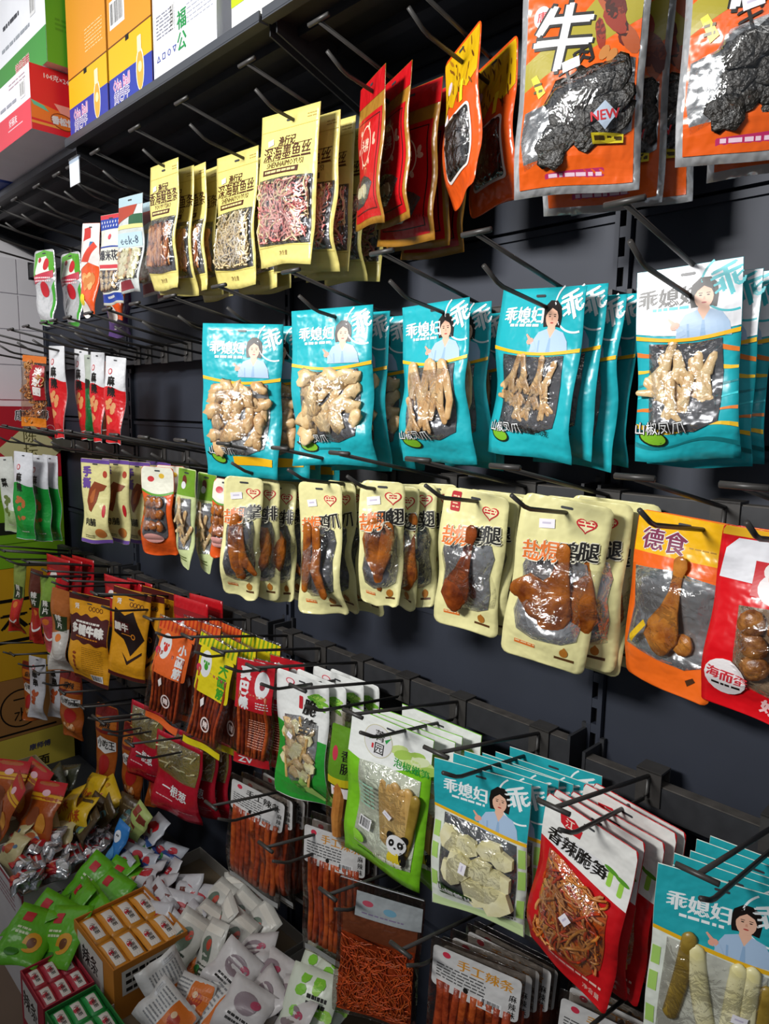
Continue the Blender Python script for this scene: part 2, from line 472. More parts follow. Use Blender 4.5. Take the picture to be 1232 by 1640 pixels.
# ------------------------------------------------------------------ upper shelf
def shelf(x0, x1, z, yf, label):
    e = empty('steel_shelf', ((x0 + x1) / 2, W, z + CZ), label, 'shelf')
    L = (x1 - x0) / 2; D = W - yf
    m = MB(); m.box(-L, L, -D + .004, -.01, -.004, 0, RAIL); m.box(-L, L, -.02, -.012, -.03, 0, RAIL); m.build('shelf_plate', e)
    m = MB(); m.box(-L, L, -D, -D + .004, -.014, .004, matte('#43464c', .4)); m.box(-L, L, -D, -D + .022, -.017, -.013, matte('#43464c', .4)); m.build('front_lip', e)
    for yy in (-D * .72, -D * .42):
        m = MB(); m.box(-L + .01, L - .01, yy - .015, yy + .015, -.022, -.004, RAIL); m.build('stiffener', e)
    for s in (-1, 1):
        m = MB(); vs = [(s * (L - .004), -.012, -.13), (s * (L - .004), -.012, -.004), (s * (L - .004), -D + .03, -.004), (s * (L - .004), -D + .03, -.03)]
        vs += [(a - s * .004, b, c) for a, b, c in vs]
        m.add(vs, [(0, 1, 2, 3), (7, 6, 5, 4), (0, 3, 7, 4), (0, 4, 5, 1), (2, 6, 7, 3)], RAIL); m.build('side_bracket', e)
shelf(-2.215, -1.245, .748, .862, 'dark steel top shelf carrying the orange cartons')
shelf(-1.235, -.28, .748, .862, 'dark steel top shelf above the orange and red bags')
shelf(-.27, .70, .748, .862, 'dark steel top shelf at the end nearest the camera')
shelf(-3.38, -2.225, .755, .90, 'dark steel top shelf carrying the red and green cartons')
# ------------------------------------------------------------------ food pieces (shared meshes, about 5 cm long, lying in the x-z plane)
CHICK = food('#b98a55', '#e0bf8d', 50); CHICK2 = food('#caa168', '#ecd3a4', 45)
ROAST = food('#5f2a0e', '#b8691f', 42, .2, .9); DUCK = food('#4a1c0c', '#9a4a1a', 40, .2, .9); GOLD = food('#8e4715', '#cf8a38', 42, .2, .9)
DARKM = food('#0c0b09', '#2c2720', 70, .38, 1.0); BONE = food('#d9cdb8', '#efe7d8', 40)
BAMBOO = food('#d9cf8f', '#f1ecc6', 30, .35, .2); OLIVE = food('#7c6420', '#a88c3a', 40, .35)
SQPINK = food('#e0857d', '#f4bcae', 60, .4); SQRED = food('#c9565a', '#e58a86', 60, .4); SQCREAM = food('#e2c58e', '#f3e2b9', 60, .4); SQOR = food('#b3672f', '#dd9a5c', 50, .4); SQBR = food('#7a3b1c', '#a8602f', 50, .4)
SPICY = food('#7d2a12', '#a84420', 70, .3); SPICY2 = food('#8e3413', '#b9551f', 70, .35); ORSH = food('#a8380c', '#d4571a', 90, .5)
CHILI = food('#a3260f', '#d8521b', 50, .3)
def blob(seed, sx, sy, sz, mat, amp=.3, fr=1.3, sub=2):
    bm = bmesh.new(); bmesh.ops.create_icosphere(bm, subdivisions=sub, radius=1)
    o = Vector((seed * 3.7, seed * 1.3, seed * 7.1))
    for v in bm.verts:
        k = 1 + amp * noise.noise(v.co * fr + o) + .4 * amp * noise.noise(v.co * fr * 2.6 + o); v.co = Vector((v.co.x * sx, v.co.y * sy, v.co.z * sz)) * k
    me = bpy.data.meshes.new('piece'); bm.to_mesh(me); bm.free(); me.materials.append(mat)
    me.polygons.foreach_set('use_smooth', [True] * len(me.polygons)); return me
def limb(paths, mats, n=9, flat=.75):
    m = MB()
    for (pts, rad), mt in zip(paths, mats):
        # round the ends
        p = [Vector(q) for q in pts]; r = list(rad)
        a = (p[0] - p[1]).normalized(); b = (p[-1] - p[-2]).normalized()
        p = [p[0] + a * r[0] * .75, p[0] + a * r[0] * .4] + p + [p[-1] + b * r[-1] * .4, p[-1] + b * r[-1] * .75]; r = [r[0] * .25, r[0] * .75] + r + [r[-1] * .75, r[-1] * .25]
        m.tube(p, r, mt, n, flat)
    return m.mesh('piece', True)
LUMPS = [blob(k, .020, .015, .012, CHICK, .75, 1.7) for k in range(5)]
LUMPS2 = [blob(k + 9, .024, .016, .016, CHICK2, .7, 1.5) for k in range(4)]
def foot(k, mat):
    rnd = random.Random(k); P = [([(0, 0, .034), (.001, 0, .012), (.002, 0, -.004)], [.0075, .0065, .009])]
    for i in range(4):
        a = (-.6 + .4 * i) + rnd.uniform(-.12, .12); l = rnd.uniform(.022, .032)
        P.append(([(0, 0, -.004), (sin(a) * l * .5, -.002 * (i % 2), -.006 - cos(a) * l * .5), (sin(a) * l * 1.05, rnd.uniform(-.004, .002), -.006 - cos(a) * l)], [.0068, .0058, .0042]))
    return limb(P, [mat] * 5)
FEET = [foot(k, CHICK) for k in range(3)]; FEET2 = [foot(k + 5, CHICK2) for k in range(3)]
def stick(k, L, r, mat):
    rnd = random.Random(k); b = rnd.uniform(-.12, .12) * L
    return limb([([(b, 0, L * .5), (0, 0, L * .2), (-b * .4, 0, -L * .2), (b * .6, 0, -L * .5)], [r * 1.15, r, r * .85, r * .7])], [mat])
LONGF = [stick(k, .085, .0085, CHICK) for k in range(4)]
def drumstick(mat, s=1.0):
    return limb([([(0, 0, .062), (.001, 0, .056), (0, 0, .045), (0, 0, .025), (-.002, 0, .005), (-.005, 0, -.015), (-.006, 0, -.03), (-.004, 0, -.040)], [x * s for x in (.0085, .009, .0065, .0075, .012, .0205, .022, .014)])], [mat], 14)
LEG_R = drumstick(ROAST); LEG_D = drumstick(DUCK, 1.0); LEG_G = drumstick(GOLD, .9)
THIGH = limb([([(.012, 0, .055), (.010, 0, .03), (.006, 0, .005), (.002, 0, -.018), (.0, 0, -.034)], [.0075, .009, .016, .021, .015]), ([(.006, -.002, -.012), (-.014, -.002, -.004), (-.03, -.002, .010), (-.040, 0, .006)], [.022, .022, .017, .010])], [ROAST, ROAST], 14)
WING = limb([([(-.010, 0, .042), (-.012, 0, .02), (-.006, 0, -.004), (.002, 0, -.02)], [.010, .0125, .012, .009]), ([(.002, -.002, -.02), (.008, -.002, .0), (.011, -.002, .024), (.010, 0, .04)], [.009, .010, .0105, .008]), ([(.002, 0, -.02), (.004, 0, -.036), (.007, 0, -.045)], [.008, .006, .004])], [ROAST] * 3, 10)
NECK = limb([([(.004, 0, .055), (-.002, 0, .03), (-.004, 0, .0), (.0, 0, -.03), (.010, 0, -.048)], [.0085, .0095, .0105, .0105, .007])], [ROAST], 12)
NECK2 = limb([([(-.008, 0, .055), (-.009, 0, .02), (-.012, 0, -.01), (-.016, 0, -.045)], [.0085, .0085, .009, .006]), ([(.009, 0, .05), (.010, 0, .015), (.006, 0, -.012), (.016, 0, -.035), (.024, 0, -.05)], [.008, .0085, .010, .009, .007])], [ROAST, ROAST], 11)
SHANK = limb([([(.002, 0, .055), (.0, 0, .02), (-.001, 0, -.012)], [.007, .0065, .011]), ([(-.001, 0, -.012), (-.012, 0, -.032), (-.014, 0, -.046)], [.011, .008, .005]), ([(-.001, 0, -.012), (.010, 0, -.03), (.02, 0, -.044)], [.011, .008, .005])], [ROAST] * 3, 10)
EGGS = [blob(k + 30, .022, .018, .025, food('#6b3a16', '#b67a3c', 60, .3), .08, 1.5) for k in range(3)]
MEAT = [blob(k + 40, .030, .016, .026, DARKM, .6, 1.6) for k in range(4)]
def slab(k, mat):
    rnd = random.Random(k); n = 7; p = []
    for i in range(n):
        a = 2 * pi * i / n; r = rnd.uniform(.015, .024); p.append((r * cos(a) * 1.15, r * sin(a)))
    m = MB(); vs = [(x, -.005, z) for x, z in p] + [(x * 1.06, .004, z * 1.06) for x, z in p] + [(0, -.007, 0)]
    fs = [(i, (i + 1) % n, n + (i + 1) % n, n + i) for i in range(n)] + [(2 * n, (i + 1) % n, i) for i in range(n)]
    m.add(vs, fs, mat); return m.mesh('piece')
SLABS = [slab(k, BAMBOO) for k in range(4)]
def cane(k, L, r, mat, bend):
    return limb([([(bend * (t * t - .3), 0, L * (.5 - t)) for t in (0, .2, .4, .6, .8, 1)], [r * .95, r, r * .98, r, r * 1.02, r])], [mat], 8)
TANB = food('#c79a52', '#e0c07c', 30, .35, .2)
CANES = [cane(0, .10, .0085, BAMBOO, .0), cane(1, .10, .008, BAMBOO, .012), cane(2, .10, .0085, OLIVE, -.005), cane(3, .10, .0085, TANB, .003), cane(4, .10, .008, TANB, -.004)]
RINGS = MB()
for k in range(14):
    rnd = random.Random(k); c = Vector((rnd.uniform(-.02, .02), rnd.uniform(-.003, .003), rnd.uniform(-.03, .03))); ax = rnd.uniform(.008, .012)
    RINGS.tube([c + Vector((ax * cos(t * pi / 5), .004 * sin(t + k), ax * sin(t * pi / 5))) for t in range(11)], .0028, food('#a8682c', '#d29a55', 50), 6, cap=False)
RINGS = RINGS.mesh('piece', True)
def shreds(b, u0, v0, u1, v1, n, mats, r=.0016, L=.04, depth=.006, seed=0, vertical=False, part='shreds', seg=5, nn=4, dspan=.006):
    rnd = random.Random(seed); mb = b.part(part)
    for i in range(n):
        u = rnd.uniform(u0, u1); v = rnd.uniform(v0, v1); a = rnd.gauss(pi / 2, .22) if vertical else rnd.uniform(0, pi)
        l = L * rnd.uniform(.6, 1.2); k = rnd.uniform(-1.4, 1.4) * (.25 if vertical else 1); d = depth + rnd.uniform(-dspan, dspan) * .5
        pts = []; x, y = u * b.w - cos(a) * l / 2, v * b.h - sin(a) * l / 2
        for q in range(seg + 1):
            pts.append(b.P(min(max(x, (u0 - .02) * b.w), (u1 + .02) * b.w), min(max(y, (v0 - .01) * b.h), (v1 + .01) * b.h), max(.0012, d + .002 * sin(q * 1.7 + i)))); x += cos(a) * l / seg; y += sin(a) * l / seg; a += k / seg
        mb.add([], [], mats[0]); mb.tube(pts, r * rnd.uniform(.7, 1.3), rnd.choice(mats), nn, .7, cap=False)
# ------------------------------------------------------------------ bag designs
SILVER = plast('#b9bbbd', .22, .9, .7); SMOKE = plast('#5b5c60', .25, .9, .3); SKIN = ink('#e8b79c')
def woman(b, u, v, s):
    """printed portrait: dark bob, pale blue blouse, one hand raised"""
    X = lambda du, dv: (u + du * s / b.w, v + dv * s / b.h)
    hair = ink('#17110f'); blue = ink('#a9c3df'); blue2 = ink('#8fb0d2')
    b.poly([X(-.36, .34), X(-.42, .0), X(-.36, -.35), X(-.12, -.56), X(.16, -.55), X(.36, -.34), X(.40, .0), X(.36, .36), X(.0, .30)], hair, 2)
    b.poly([X(-.14, .2), X(.14, .2), X(.18, .5), X(0, .74), X(-.18, .5)], SKIN, 3)
    b.poly([X(-.18, .40), X(-.52, .52), X(-.72, .85), X(-.78, 1.22), X(.80, 1.22), X(.72, .82), X(.52, .52), X(.18, .40), X(0, .72)], blue, 4)
    b.poly([X(-.03, .72), X(.03, .72), X(.08, 1.2), X(-.08, 1.2)], blue2, 5)
    b.poly([X(-.46, .8), X(-.40, .8), X(-.38, 1.2), X(-.44, 1.2)], blue2, 5)
    b.ell(u - .01 * s / b.w, v + .02 * s / b.h, .27 * s, .36 * s, SKIN, 5)
    b.poly([X(-.30, .0), X(-.27, -.30), X(-.02, -.43), X(.22, -.34), X(.30, .05), X(.19, -.19), X(-.02, -.30), X(-.20, -.16)], hair, 6)
    for e in (-.11, .11): b.ell(u + e * s / b.w, v - .02 * s / b.h, .045 * s, .02 * s, hair, 6, n=8); b.rect(u + (e - .055) * s / b.w, v - .095 * s / b.h, u + (e + .055) * s / b.w, v - .075 * s / b.h, hair, 6)
    b.poly([X(-.02, .02), X(.02, .02), X(.035, .11), X(-.035, .11)], ink('#d69c82'), 6)
    b.ell(u, v + .20 * s / b.h, .075 * s, .026 * s, ink('#b8433f'), 6, n=10)
    b.ell(u - .80 * s / b.w, v + .84 * s / b.h, .15 * s, .11 * s, ink('#e6a58f'), 6, -25, 10)
    b.poly([X(-.88, .80), X(-1.02, .62), X(-.98, .58), X(-.76, .76)], ink('#e6a58f'), 6)
    b.poly([X(-.78, .9), X(-.62, .84), X(-.48, 1.12), X(-.66, 1.2)], blue, 6)
def slot(b, v=.045, wd=.020): b.rect(.5 - wd / 2 / b.w, v - .002 / b.h, .5 + wd / 2 / b.w, v + .002 / b.h, ink('#3a3c40'), 5, .002, 'hang_slot')

def turq(kind, seed, white=False, w=.165, h=.28, twist=0):
    b = Bag(w, h, .016, seed, .30, .06, .0068, 0, .03, twist, .02)
    T = plast('#22acb7', .3); b.pouch(T if not white else plast('#22acb7', .3), plast('#c9cccd', .3, .5, .5)); wt = ink('#f4f6f6')
    if white:
        b.band(0.002, lambda u: .325 + .03 * sin(pi * u), plast('#e9eaee', .3), 1, .004, .996)
        for k in range(7):
            c = ('#e07a2a', '#f0c230', '#157f86', '#2fc6cf')[k % 4]
            b.band(lambda u, k=k: .42 + .08 * k + .02 * sin(7 * u + k), lambda u, k=k: .437 + .08 * k + .02 * sin(7 * u + k + .4), ink(c), 1, .004, .996)
    tx = BLACK if white else wt; T2 = ink('#2fb9c2') if white else wt
    b.ring(.90, .11, .040, .040, .003, T2, 2, 72, 235)
    b.text('乖', .875, .10, .045, T2, 2, .04, -18)
    b.text('乖媳妇', .32, .155, .0285, tx, 3, .045); b.lines(.17, .205, .52, 1, .028, T2, 3, .55, seed)
    woman(b, .66, .165, .046)
    b.band(lambda u: .335 + .035 * sin(pi * u), lambda u: .357 + .03 * sin(pi * u), ink('#f2b818'), 7, .004, .996)
    wp = [(.14, .385), (.35, .395), (.62, .395), (.84, .38), (.86, .55), (.84, .72), (.82, .80), (.6, .85), (.3, .84), (.16, .80), (.12, .6)]
    b.window(wp, SMOKE if kind != 'lump' else SILVER, .015)
    rnd = random.Random(seed)
    if kind == 'lump':
        for i in range(26): b.item('chicken_piece', LUMPS[i % 5], .22 + .14 * (i % 5) + rnd.uniform(-.05, .05), .43 + .075 * (i // 5) + rnd.uniform(-.02, .02), .002 + .003 * rnd.random(), rnd.uniform(0, 360), rnd.uniform(.9, 1.25), .45)
    elif kind == 'big':
        for i in range(17): b.item('chicken_piece', LUMPS2[i % 4] if i not in (5, 6, 9) else FEET2[i % 3], .24 + .18 * (i % 4) + rnd.uniform(-.05, .05), .44 + .088 * (i // 4) + rnd.uniform(-.02, .02), .002 + .003 * rnd.random(), rnd.uniform(0, 360), rnd.uniform(.95, 1.25), .5)
    elif kind == 'long':
        for i in range(6): b.item('chicken_foot', LONGF[i % 4], .22 + .112 * i, .555 + .02 * sin(i * 2), .004, rnd.uniform(-8, 8), 1.12, .5)
        b.item('chicken_foot', FEET[0], .45, .68, .006, 15, 1.0); b.item('chicken_foot', FEET[1], .25, .70, .005, -12, .9)
    else:
        pos = [(.26, .50, 25), (.42, .50, -10), (.60, .51, 10), (.74, .53, 30), (.33, .58, -20), (.55, .60, 5), (.27, .66, 165), (.48, .69, 20), (.66, .64, -25), (.36, .71, 0), (.30, .57, -5)]
        for i, (u, v, r) in enumerate(pos): b.item('chicken_foot', (FEET2 if white else FEET)[i % 3], min(.70, max(.29, u)), v, .004, r * .8, .88 if not white else .98, .5)
    # pepper emblem
    b.ell(.20, .875, .022, .011, ink('#15230e'), 8, 14); b.ell(.20, .873, .019, .009, ink('#7ab52a'), 9, 14); b.poly([(.06, .86), (.03, .845), (.045, .838), (.09, .862)], ink('#15230e'), 8)
    b.text('山椒凤爪', .27, .825, .019, BLACK, 45, .07); b.text('山椒凤爪', .27, .825, .019, wt, 48, .0)
    if kind == 'lump': b.band(lambda u: .875 - .02 * sin(3 * u), lambda u: .91 + .01 * u, ink('#f2b818'), 7, .42, .93, 8)
    if kind == 'claw' and not white: b.text('净含量:90克', .60, .835, .012, BLACK, 45, .02, 3)
    if kind == 'big': b.band(lambda u: .885, lambda u: .897, ink('#157f86'), 7, .3, .6, 5)
    slot(b); return b.done()

def cream(kind, text, seed, w=.145, h=.28, sticker=True, tab=False):
    b = Bag(w, h, .02, seed, .24, .10, .007, .014, .03, 0, .012)
    C = plast('#e6e0a2', .28); b.pouch(C, plast('#d8d2a0', .3)); rnd = random.Random(seed)
    red = ink('#c8222c'); org = ink('#e2742a')
    # heart emblem
    for ang, sgn in ((35, -1), (-35, 1)): pass
    hx, hy, s = .74, .125, .017; pts = []
    for k in range(25):
        t = 2 * pi * k / 24; pts.append((hx * w + s * (16 * sin(t) ** 3) / 16, hy * h - s * .8 * (13 * cos(t) - 5 * cos(2 * t) - 2 * cos(3 * t) - cos(4 * t)) / 16))
    b.poly(pts[:-1], red, 2, metres=True)
    cx, cy = hx * w, hy * h - .001; b.poly([(cx + (x - cx) * .82, cy + (y - cy) * .80) for x, y in pts[:-1]], ink('#efe9b8'), 3, metres=True)
    b.lines(hx - .085, hy - .022, hx + .085, 2, .018, red, 4, .6, seed + 3)
    if tab: b.rect(.12, .02, .27, .16, ink('#b5202a'), 2, .003); b.lines(.15, .05, .25, 4, .025, ink('#e6c8a0'), 3, .4, seed)
    elif sticker: b.sticker(.32, .155, -8, .026, .015)
    # the window, waisted like the photo's bags
    wp = [(.14, .44), (.20, .37), (.38, .35), (.62, .34), (.80, .36), (.86, .44), (.83, .56), (.86, .68), (.84, .78), (.7, .815), (.4, .83), (.2, .80), (.13, .70), (.17, .56)]
    wp = [(.5 + (u - .5) * 1.09, .585 + (v - .585) * 1.07) for u, v in wp]
    b.window(wp, SILVER if kind in ('thigh', 'leg') else SMOKE, .023)
    if kind == 'thigh': b.item('chicken_leg', THIGH, .52, .575, .011, -8, 1.5, .42)
    elif kind == 'leg': b.item('duck_leg', LEG_D, .5, .585, .012, 6, 1.35, .42)
    elif kind == 'leg2': b.item('chicken_leg', LEG_R, .5, .58, .012, 4, 1.25, .42)
    elif kind == 'wing': b.item('chicken_wing', WING, .48, .58, .010, 4, 1.4, .5)
    elif kind == 'neck': b.item('duck_neck', NECK, .44, .575, .010, -6, 1.3, .6); b.item('duck_neck', SHANK, .62, .6, .010, -10, 1.15, .6)
    elif kind == 'neck2': b.item('duck_neck', NECK2, .5, .58, .010, 0, 1.38, .6)
    elif kind == 'flat': b.item('chicken_cutlet', blob(seed, .034, .012, .055, ROAST, .2), .5, .56, .006, 5, 1.1, .7)
    b.poly([(.45, .45), (.52, .43), (.50, .56), (.44, .56)], ink('#e9ede6'), 6, 'window_backing')
    # title: two orange characters, the rest black, on white
    n = len(text); pos = [.20 + .62 * i / max(1, n - 1) for i in range(n)]
    for i, ch in enumerate(text):
        v = .325 - .018 * i; b.text(ch, pos[i], v, .034, ink('#e6e2cc'), 44, .075, -4); b.text(ch, pos[i], v, .034, org if i < 2 else BLACK, 48, .03, -4)
    b.text(text[0:0] or '', 0, 0, .01, org)
    b.rect(.16, .885, .42, .91, org, 3); b.lines(.17, .889, .42, 1, .02, ink('#f0d8a8'), 4, .4, seed)
    b.ell(.76, .885, .007, .008, ink('#b5742a'), 3); b.poly([(.74, .86), (.76, .845), (.79, .865)], ink('#b5742a'), 3); b.rect(.66, .918, .88, .935, ink('#5a3a1c'), 3)
    slot(b); return b.done()

def squid(kind, title, latin, seed, w=.19, h=.30):
    b = Bag(w, h, .022, seed, .40, .10, .0035, 0, .02, 0, .014)
    Y = plast('#e2d47c', .35); b.pouch(Y, plast('#d9c766', .35)); br = ink('#4a2416')
    b.text('渔行记', .47, .185, .019, br, 3, .03, 0, 1, False, .25); b.rect(.13, .215, .9, .219, br, 2)
    b.text(title, .48, .262, .0315 * 5 / max(5, len(title)), br, 3, .012); b.rect(.1, .305, .9, .308, br, 2)
    b.text(latin, .47, .333, .0165, br, 3, .0, 0, .95 * 13 / max(13, len(latin))); b.rect(.1, .362, .72, .40, br, 2); b.lines(.14, .373, .68, 1, .03, ink('#d9c98a'), 4, .5, seed)
    b.sticker(.19, .185, -10, .018, .011)
    b.lines(.80, .05, .95, 2, .018, ink('#b39a50'), 2, .3, seed)
    b.band(.105, .110, ink('#cdbc62'), 1, .02, .98)
    b.window([(.05, .43), (.5, .425), (.95, .43), (.95, .65), (.96, .86), (.5, .87), (.04, .86), (.05, .65)], SMOKE, .014)
    mats = {'pink': [SQPINK, SQRED, SQCREAM, SQPINK], 'cream': [SQCREAM, SQCREAM, BONE], 'strip': [SQOR, SQBR, SQOR]}[kind]
    if kind == 'strip': shreds(b, .12, .50, .88, .80, 60, mats, .0042, .085, .005, seed, True, 'shreds', 5, 5)
    else: shreds(b, .10, .46, .90, .84, 230, mats, .0022, .05, .006, seed, False, 'shreds', 5, 4)
    b.band(.872, .876, ink('#c9b75c'), 2, .02, .98); b.text('净含量', .5, .925, .011, ink('#7a5a30'), 3, .0)
    slot(b, .06); return b.done({'shreds': 'stuff'})

def beef(seed, w=.19, h=.31):
    b = Bag(w, h, .022, seed, .12, .05, .005, 0, .02, 0, .01)
    b.pouch(plast('#d4d6d8', .2, .8, .6), plast('#c9c9c9', .25, .8, .6)); O = plast('#dd5c1a', .25); Yg = ink('#9c9020')
    b.rect(.05, .03, .95, .965, O, 1); rnd = random.Random(seed)
    b.poly([(.05, .40), (.3, .32), (.5, .24), (.66, .14), (.95, .10), (.95, .3), (.6, .40), (.3, .46), (.05, .52)], Yg, 2)
    for k in range(16): b.ell(.64 + .29 * rnd.random(), .10 + .30 * rnd.random(), rnd.uniform(.014, .026), rnd.uniform(.006, .011), ink(('#5b1a10', '#8a2c18', '#7a3018', '#3a140a', '#a5502a')[k % 5]), 3 + k % 4, rnd.uniform(40, 80), 10)
    for k in range(3): b.ell(.70 + .06 * k, .43 + .02 * k, .007, .011, ink('#b5763a'), 8, 20, 10)
    b.ell(.17, .205, .013, .015, ink('#e8d4d4'), 3); b.text('唐', .17, .205, .015, ink('#c8222c'), 4, .03)
    b.text('牛', .36, .325, .098, BLACK, 9, .07, 8); b.text('牛', .36, .325, .098, WHITE, 11, .03, 8)
    b.text('肉', .54, .425, .032, BLACK, 12, .04, -20); b.text('干', .44, .515, .032, BLACK, 12, .03, -20)
    b.poly([(.11, .47), (.16, .46), (.25, .55), (.19, .57)], ink('#d8c62a'), 9); b.lines(.14, .50, .22, 2, .03, ink('#5a4a10'), 10, .4, seed); b.sticker(.45, .455, -12, .026, .015, 13)
    wp = [(.07, .62), (.24, .60), (.32, .54), (.55, .51), (.80, .46), (.93, .47), (.94, .64), (.93, .76), (.74, .81), (.5, .80), (.28, .85), (.10, .89), (.06, .76)]
    b.window(wp, SILVER, .016, film('#ffffff', .09, .09, .9, 30))
    for i, (u, v) in enumerate([(.40, .60), (.55, .58), (.70, .55), (.84, .53), (.42, .68), (.58, .67), (.74, .64), (.86, .62), (.38, .76), (.54, .75), (.72, .73), (.30, .82), (.64, .76), (.84, .70)]):
        b.item('dried_beef', MEAT[i % 4], .06 + u * .88, v, .0, rnd.uniform(0, 360), .88, .30)
    b.poly([(.76, .655), (.85, .705), (.76, .765), (.67, .705)], ink('#b9c8da'), 60); b.text('NEW', .76, .708, .017, ink('#c8323a'), 62, .03, -6)
    b.rect(.66, .775, .88, .81, ink('#d8c42a'), 60); b.lines(.68, .785, .87, 1, .03, ink('#4a3a10'), 62, .5, seed)
    b.band(lambda u: .885 - .035 * sin(3 * u + .4), .965, O, 8, .05, .95); b.rect(.27, .905, .74, .94, ink('#b5285f'), 9, .003, rot=-3); b.lines(.30, .915, .72, 1, .03, ink('#e8c8d8'), 10, .5, seed)
    slot(b); return b.done()

def redfish(seed, w=.16, h=.27):
    b = Bag(w, h, .016, seed, .2, .06, .003, 0, .02, 0, .01)
    b.pouch(plast('#a07026', .3), plast('#7c5a20', .3)); Rd = plast('#bd141b', .28)
    b.rect(.0, .004, 1, .15, Rd, 1); b.rect(.05, .24, .93, .95, Rd, 1); b.rect(.1, .27, .88, .9, BLACK, 2); b.rect(.115, .278, .865, .893, Rd, 3)
    b.ring(.5, .45, .035, .035, .003, ink('#e8c9b0'), 4); b.text('头牌', .5, .45, .024, ink('#e8c9b0'), 5, .03); b.text('片', .55, .60, .024, ink('#c98a5a'), 4, .02)
    for k in range(7): b.ell(.5 + .27 * cos(k), .45 + .13 * sin(k), .008, .005, ink('#d8a890'), 4, 50 * k, 8)
    b.window([(.16, .86), (.15, .74), (.25, .68), (.5, .65), (.7, .68), (.82, .72), (.7, .82), (.5, .86)], SMOKE, .008)
    for i in range(3): b.item('dried_fish', SLABS[i], .32 + .14 * i, .76, .003, 40 * i, .55, .5)
    slot(b); return b.done()
def jerky(seed, w=.15, h=.26):
    b = Bag(w, h, .018, seed, .15, .08, .0035, .012, .02, 0, .014)
    b.pouch(plast('#d9541a', .25), plast('#c44a18', .3)); Yl = plast('#d2a812', .3)
    b.poly([(.02, .02), (.98, .02), (.98, .30), (.8, .36), (.6, .30), (.4, .40), (.2, .34), (.02, .42)], Yl, 1)
    rnd = random.Random(seed)
    for k in range(26): u, v = rnd.uniform(.08, .9), rnd.uniform(.05, .38); b.ell(u, v, rnd.uniform(.004, .012), .002, ink(('#7a4a10', '#a06a14', '#5a2c0c')[k % 3]), 3, rnd.uniform(40, 90), 8)
    b.ell(.2, .22, .011, .011, ink('#e0c8d0'), 4); b.rect(.62, .28, .70, .42, ink('#e8d22a'), 5); b.sticker(.18, .44, -30, .02, .014)
    b.rect(.16, .45, .84, .86, ink('#e3d8d0'), 4, .01); b.window(rrect(.19, .465, .81, .845, .008, w, h), ink('#0e0b09'), .008)
    for i in range(9): b.item('jerky_strip', MEAT[i % 4], .32 + .18 * (i % 3), .53 + .12 * (i // 3), .002, rnd.uniform(0, 360), .55, .4)
    slot(b); return b.done()

def clearbag(w, h, seed, head=.12, th=.018, wave=.005, tint='#f4f0ee', r=0, gloss=.08):
    b = Bag(w, h, th, seed, head, .06, wave, r, .02, 0, .01); b.pouch(film(tint, gloss, .16, .7, 30)); return b
def strips(b, u0, v0, u1, v1, n, mats, r=.0048, seed=0, part='strips', depth=-.004):
    rnd = random.Random(seed); mb = b.part(part)
    for j in range(2):
        for i in range(n):
            u = u0 + (u1 - u0) * (i + .5) / n; pts = []; k = rnd.uniform(-.02, .02)
            for q in range(8):
                v = v0 + (v1 - v0) * q / 7; x, y, z = b.P((u + k * sin(q * .9 + i)) * b.w, v * b.h, 0); y0 = b.mid(u, v)
                pts.append((x, y0 - .003 + .006 * j + .001 * sin(q * 2 + i), z))
            mb.tube(pts, r * rnd.uniform(.85, 1.1), rnd.choice(mats), 6, .85)
def spicy(col, txt, seed, paw, w=.14, h=.30):
    b = clearbag(w, h, seed, .2); C = plast(col, .35)
    red = col.startswith('#b') or col.startswith('#c')
    strips(b, .12, .30, .88, .90, 8, [SPICY, SPICY2], .0062, seed)
    if not red:
        b.rect(.03, .02, .97, .13, C, 1); 
        for k in range(9): b.poly([(.06 + .1 * k, .02), (.10 + .1 * k, .02), (.08 + .1 * k, .11), (.04 + .1 * k, .11)], ink('#c23a1e' if paw == '#d03020' else '#7aa01c'), 2)
        b.rect(.10, .13, .93, .50, C, 2, .006)
        b.ell(.30, .25, .020, .034, WHITE, 3); b.ell(.32, .27, .007, .009, ink(paw), 4)
        for k in range(3): b.ell(.26 + .055 * k, .235, .0035, .004, ink(paw), 4, n=8)
        b.ell(.14, .31, .010, .010, ink('#c8324a'), 4); b.text(txt, .74, .33, .030, WHITE if paw == '#d03020' else ink('#3f9a2a'), 4, .06, 0, 1, True)
        b.rect(.05, .935, .95, .995, C, 2)
    else:
        b.rect(.03, .01, .97, .46, C, 2); b.text(txt, .27, .26, .034, WHITE, 4, .07, 0, 1, True)
        b.ell(.70, .20, .022, .032, WHITE, 3); b.ell(.71, .21, .008, .010, ink(paw), 4); b.lines(.6, .36, .9, 3, .025, WHITE, 4, .4, seed)
        b.lines(.42, .55, .82, 12, .022, ink('#d9a08a'), 4, .3, seed); b.rect(.04, .90, .96, .995, C, 2); b.text('ZV', .35, .945, .022, WHITE, 4, .04, 0, 1.6)
    if not red:
        b.ring(.55, .74, .018, .020, .004, ink('#ead8d2'), 8); b.text('辣', .55, .74, .020, ink('#ead8d2'), 8, .06)
        b.poly([(.33, .56), (.40, .52), (.43, .58), (.36, .62)], ink('#eee6e2'), 8, 'price_sticker')
    return b.done()

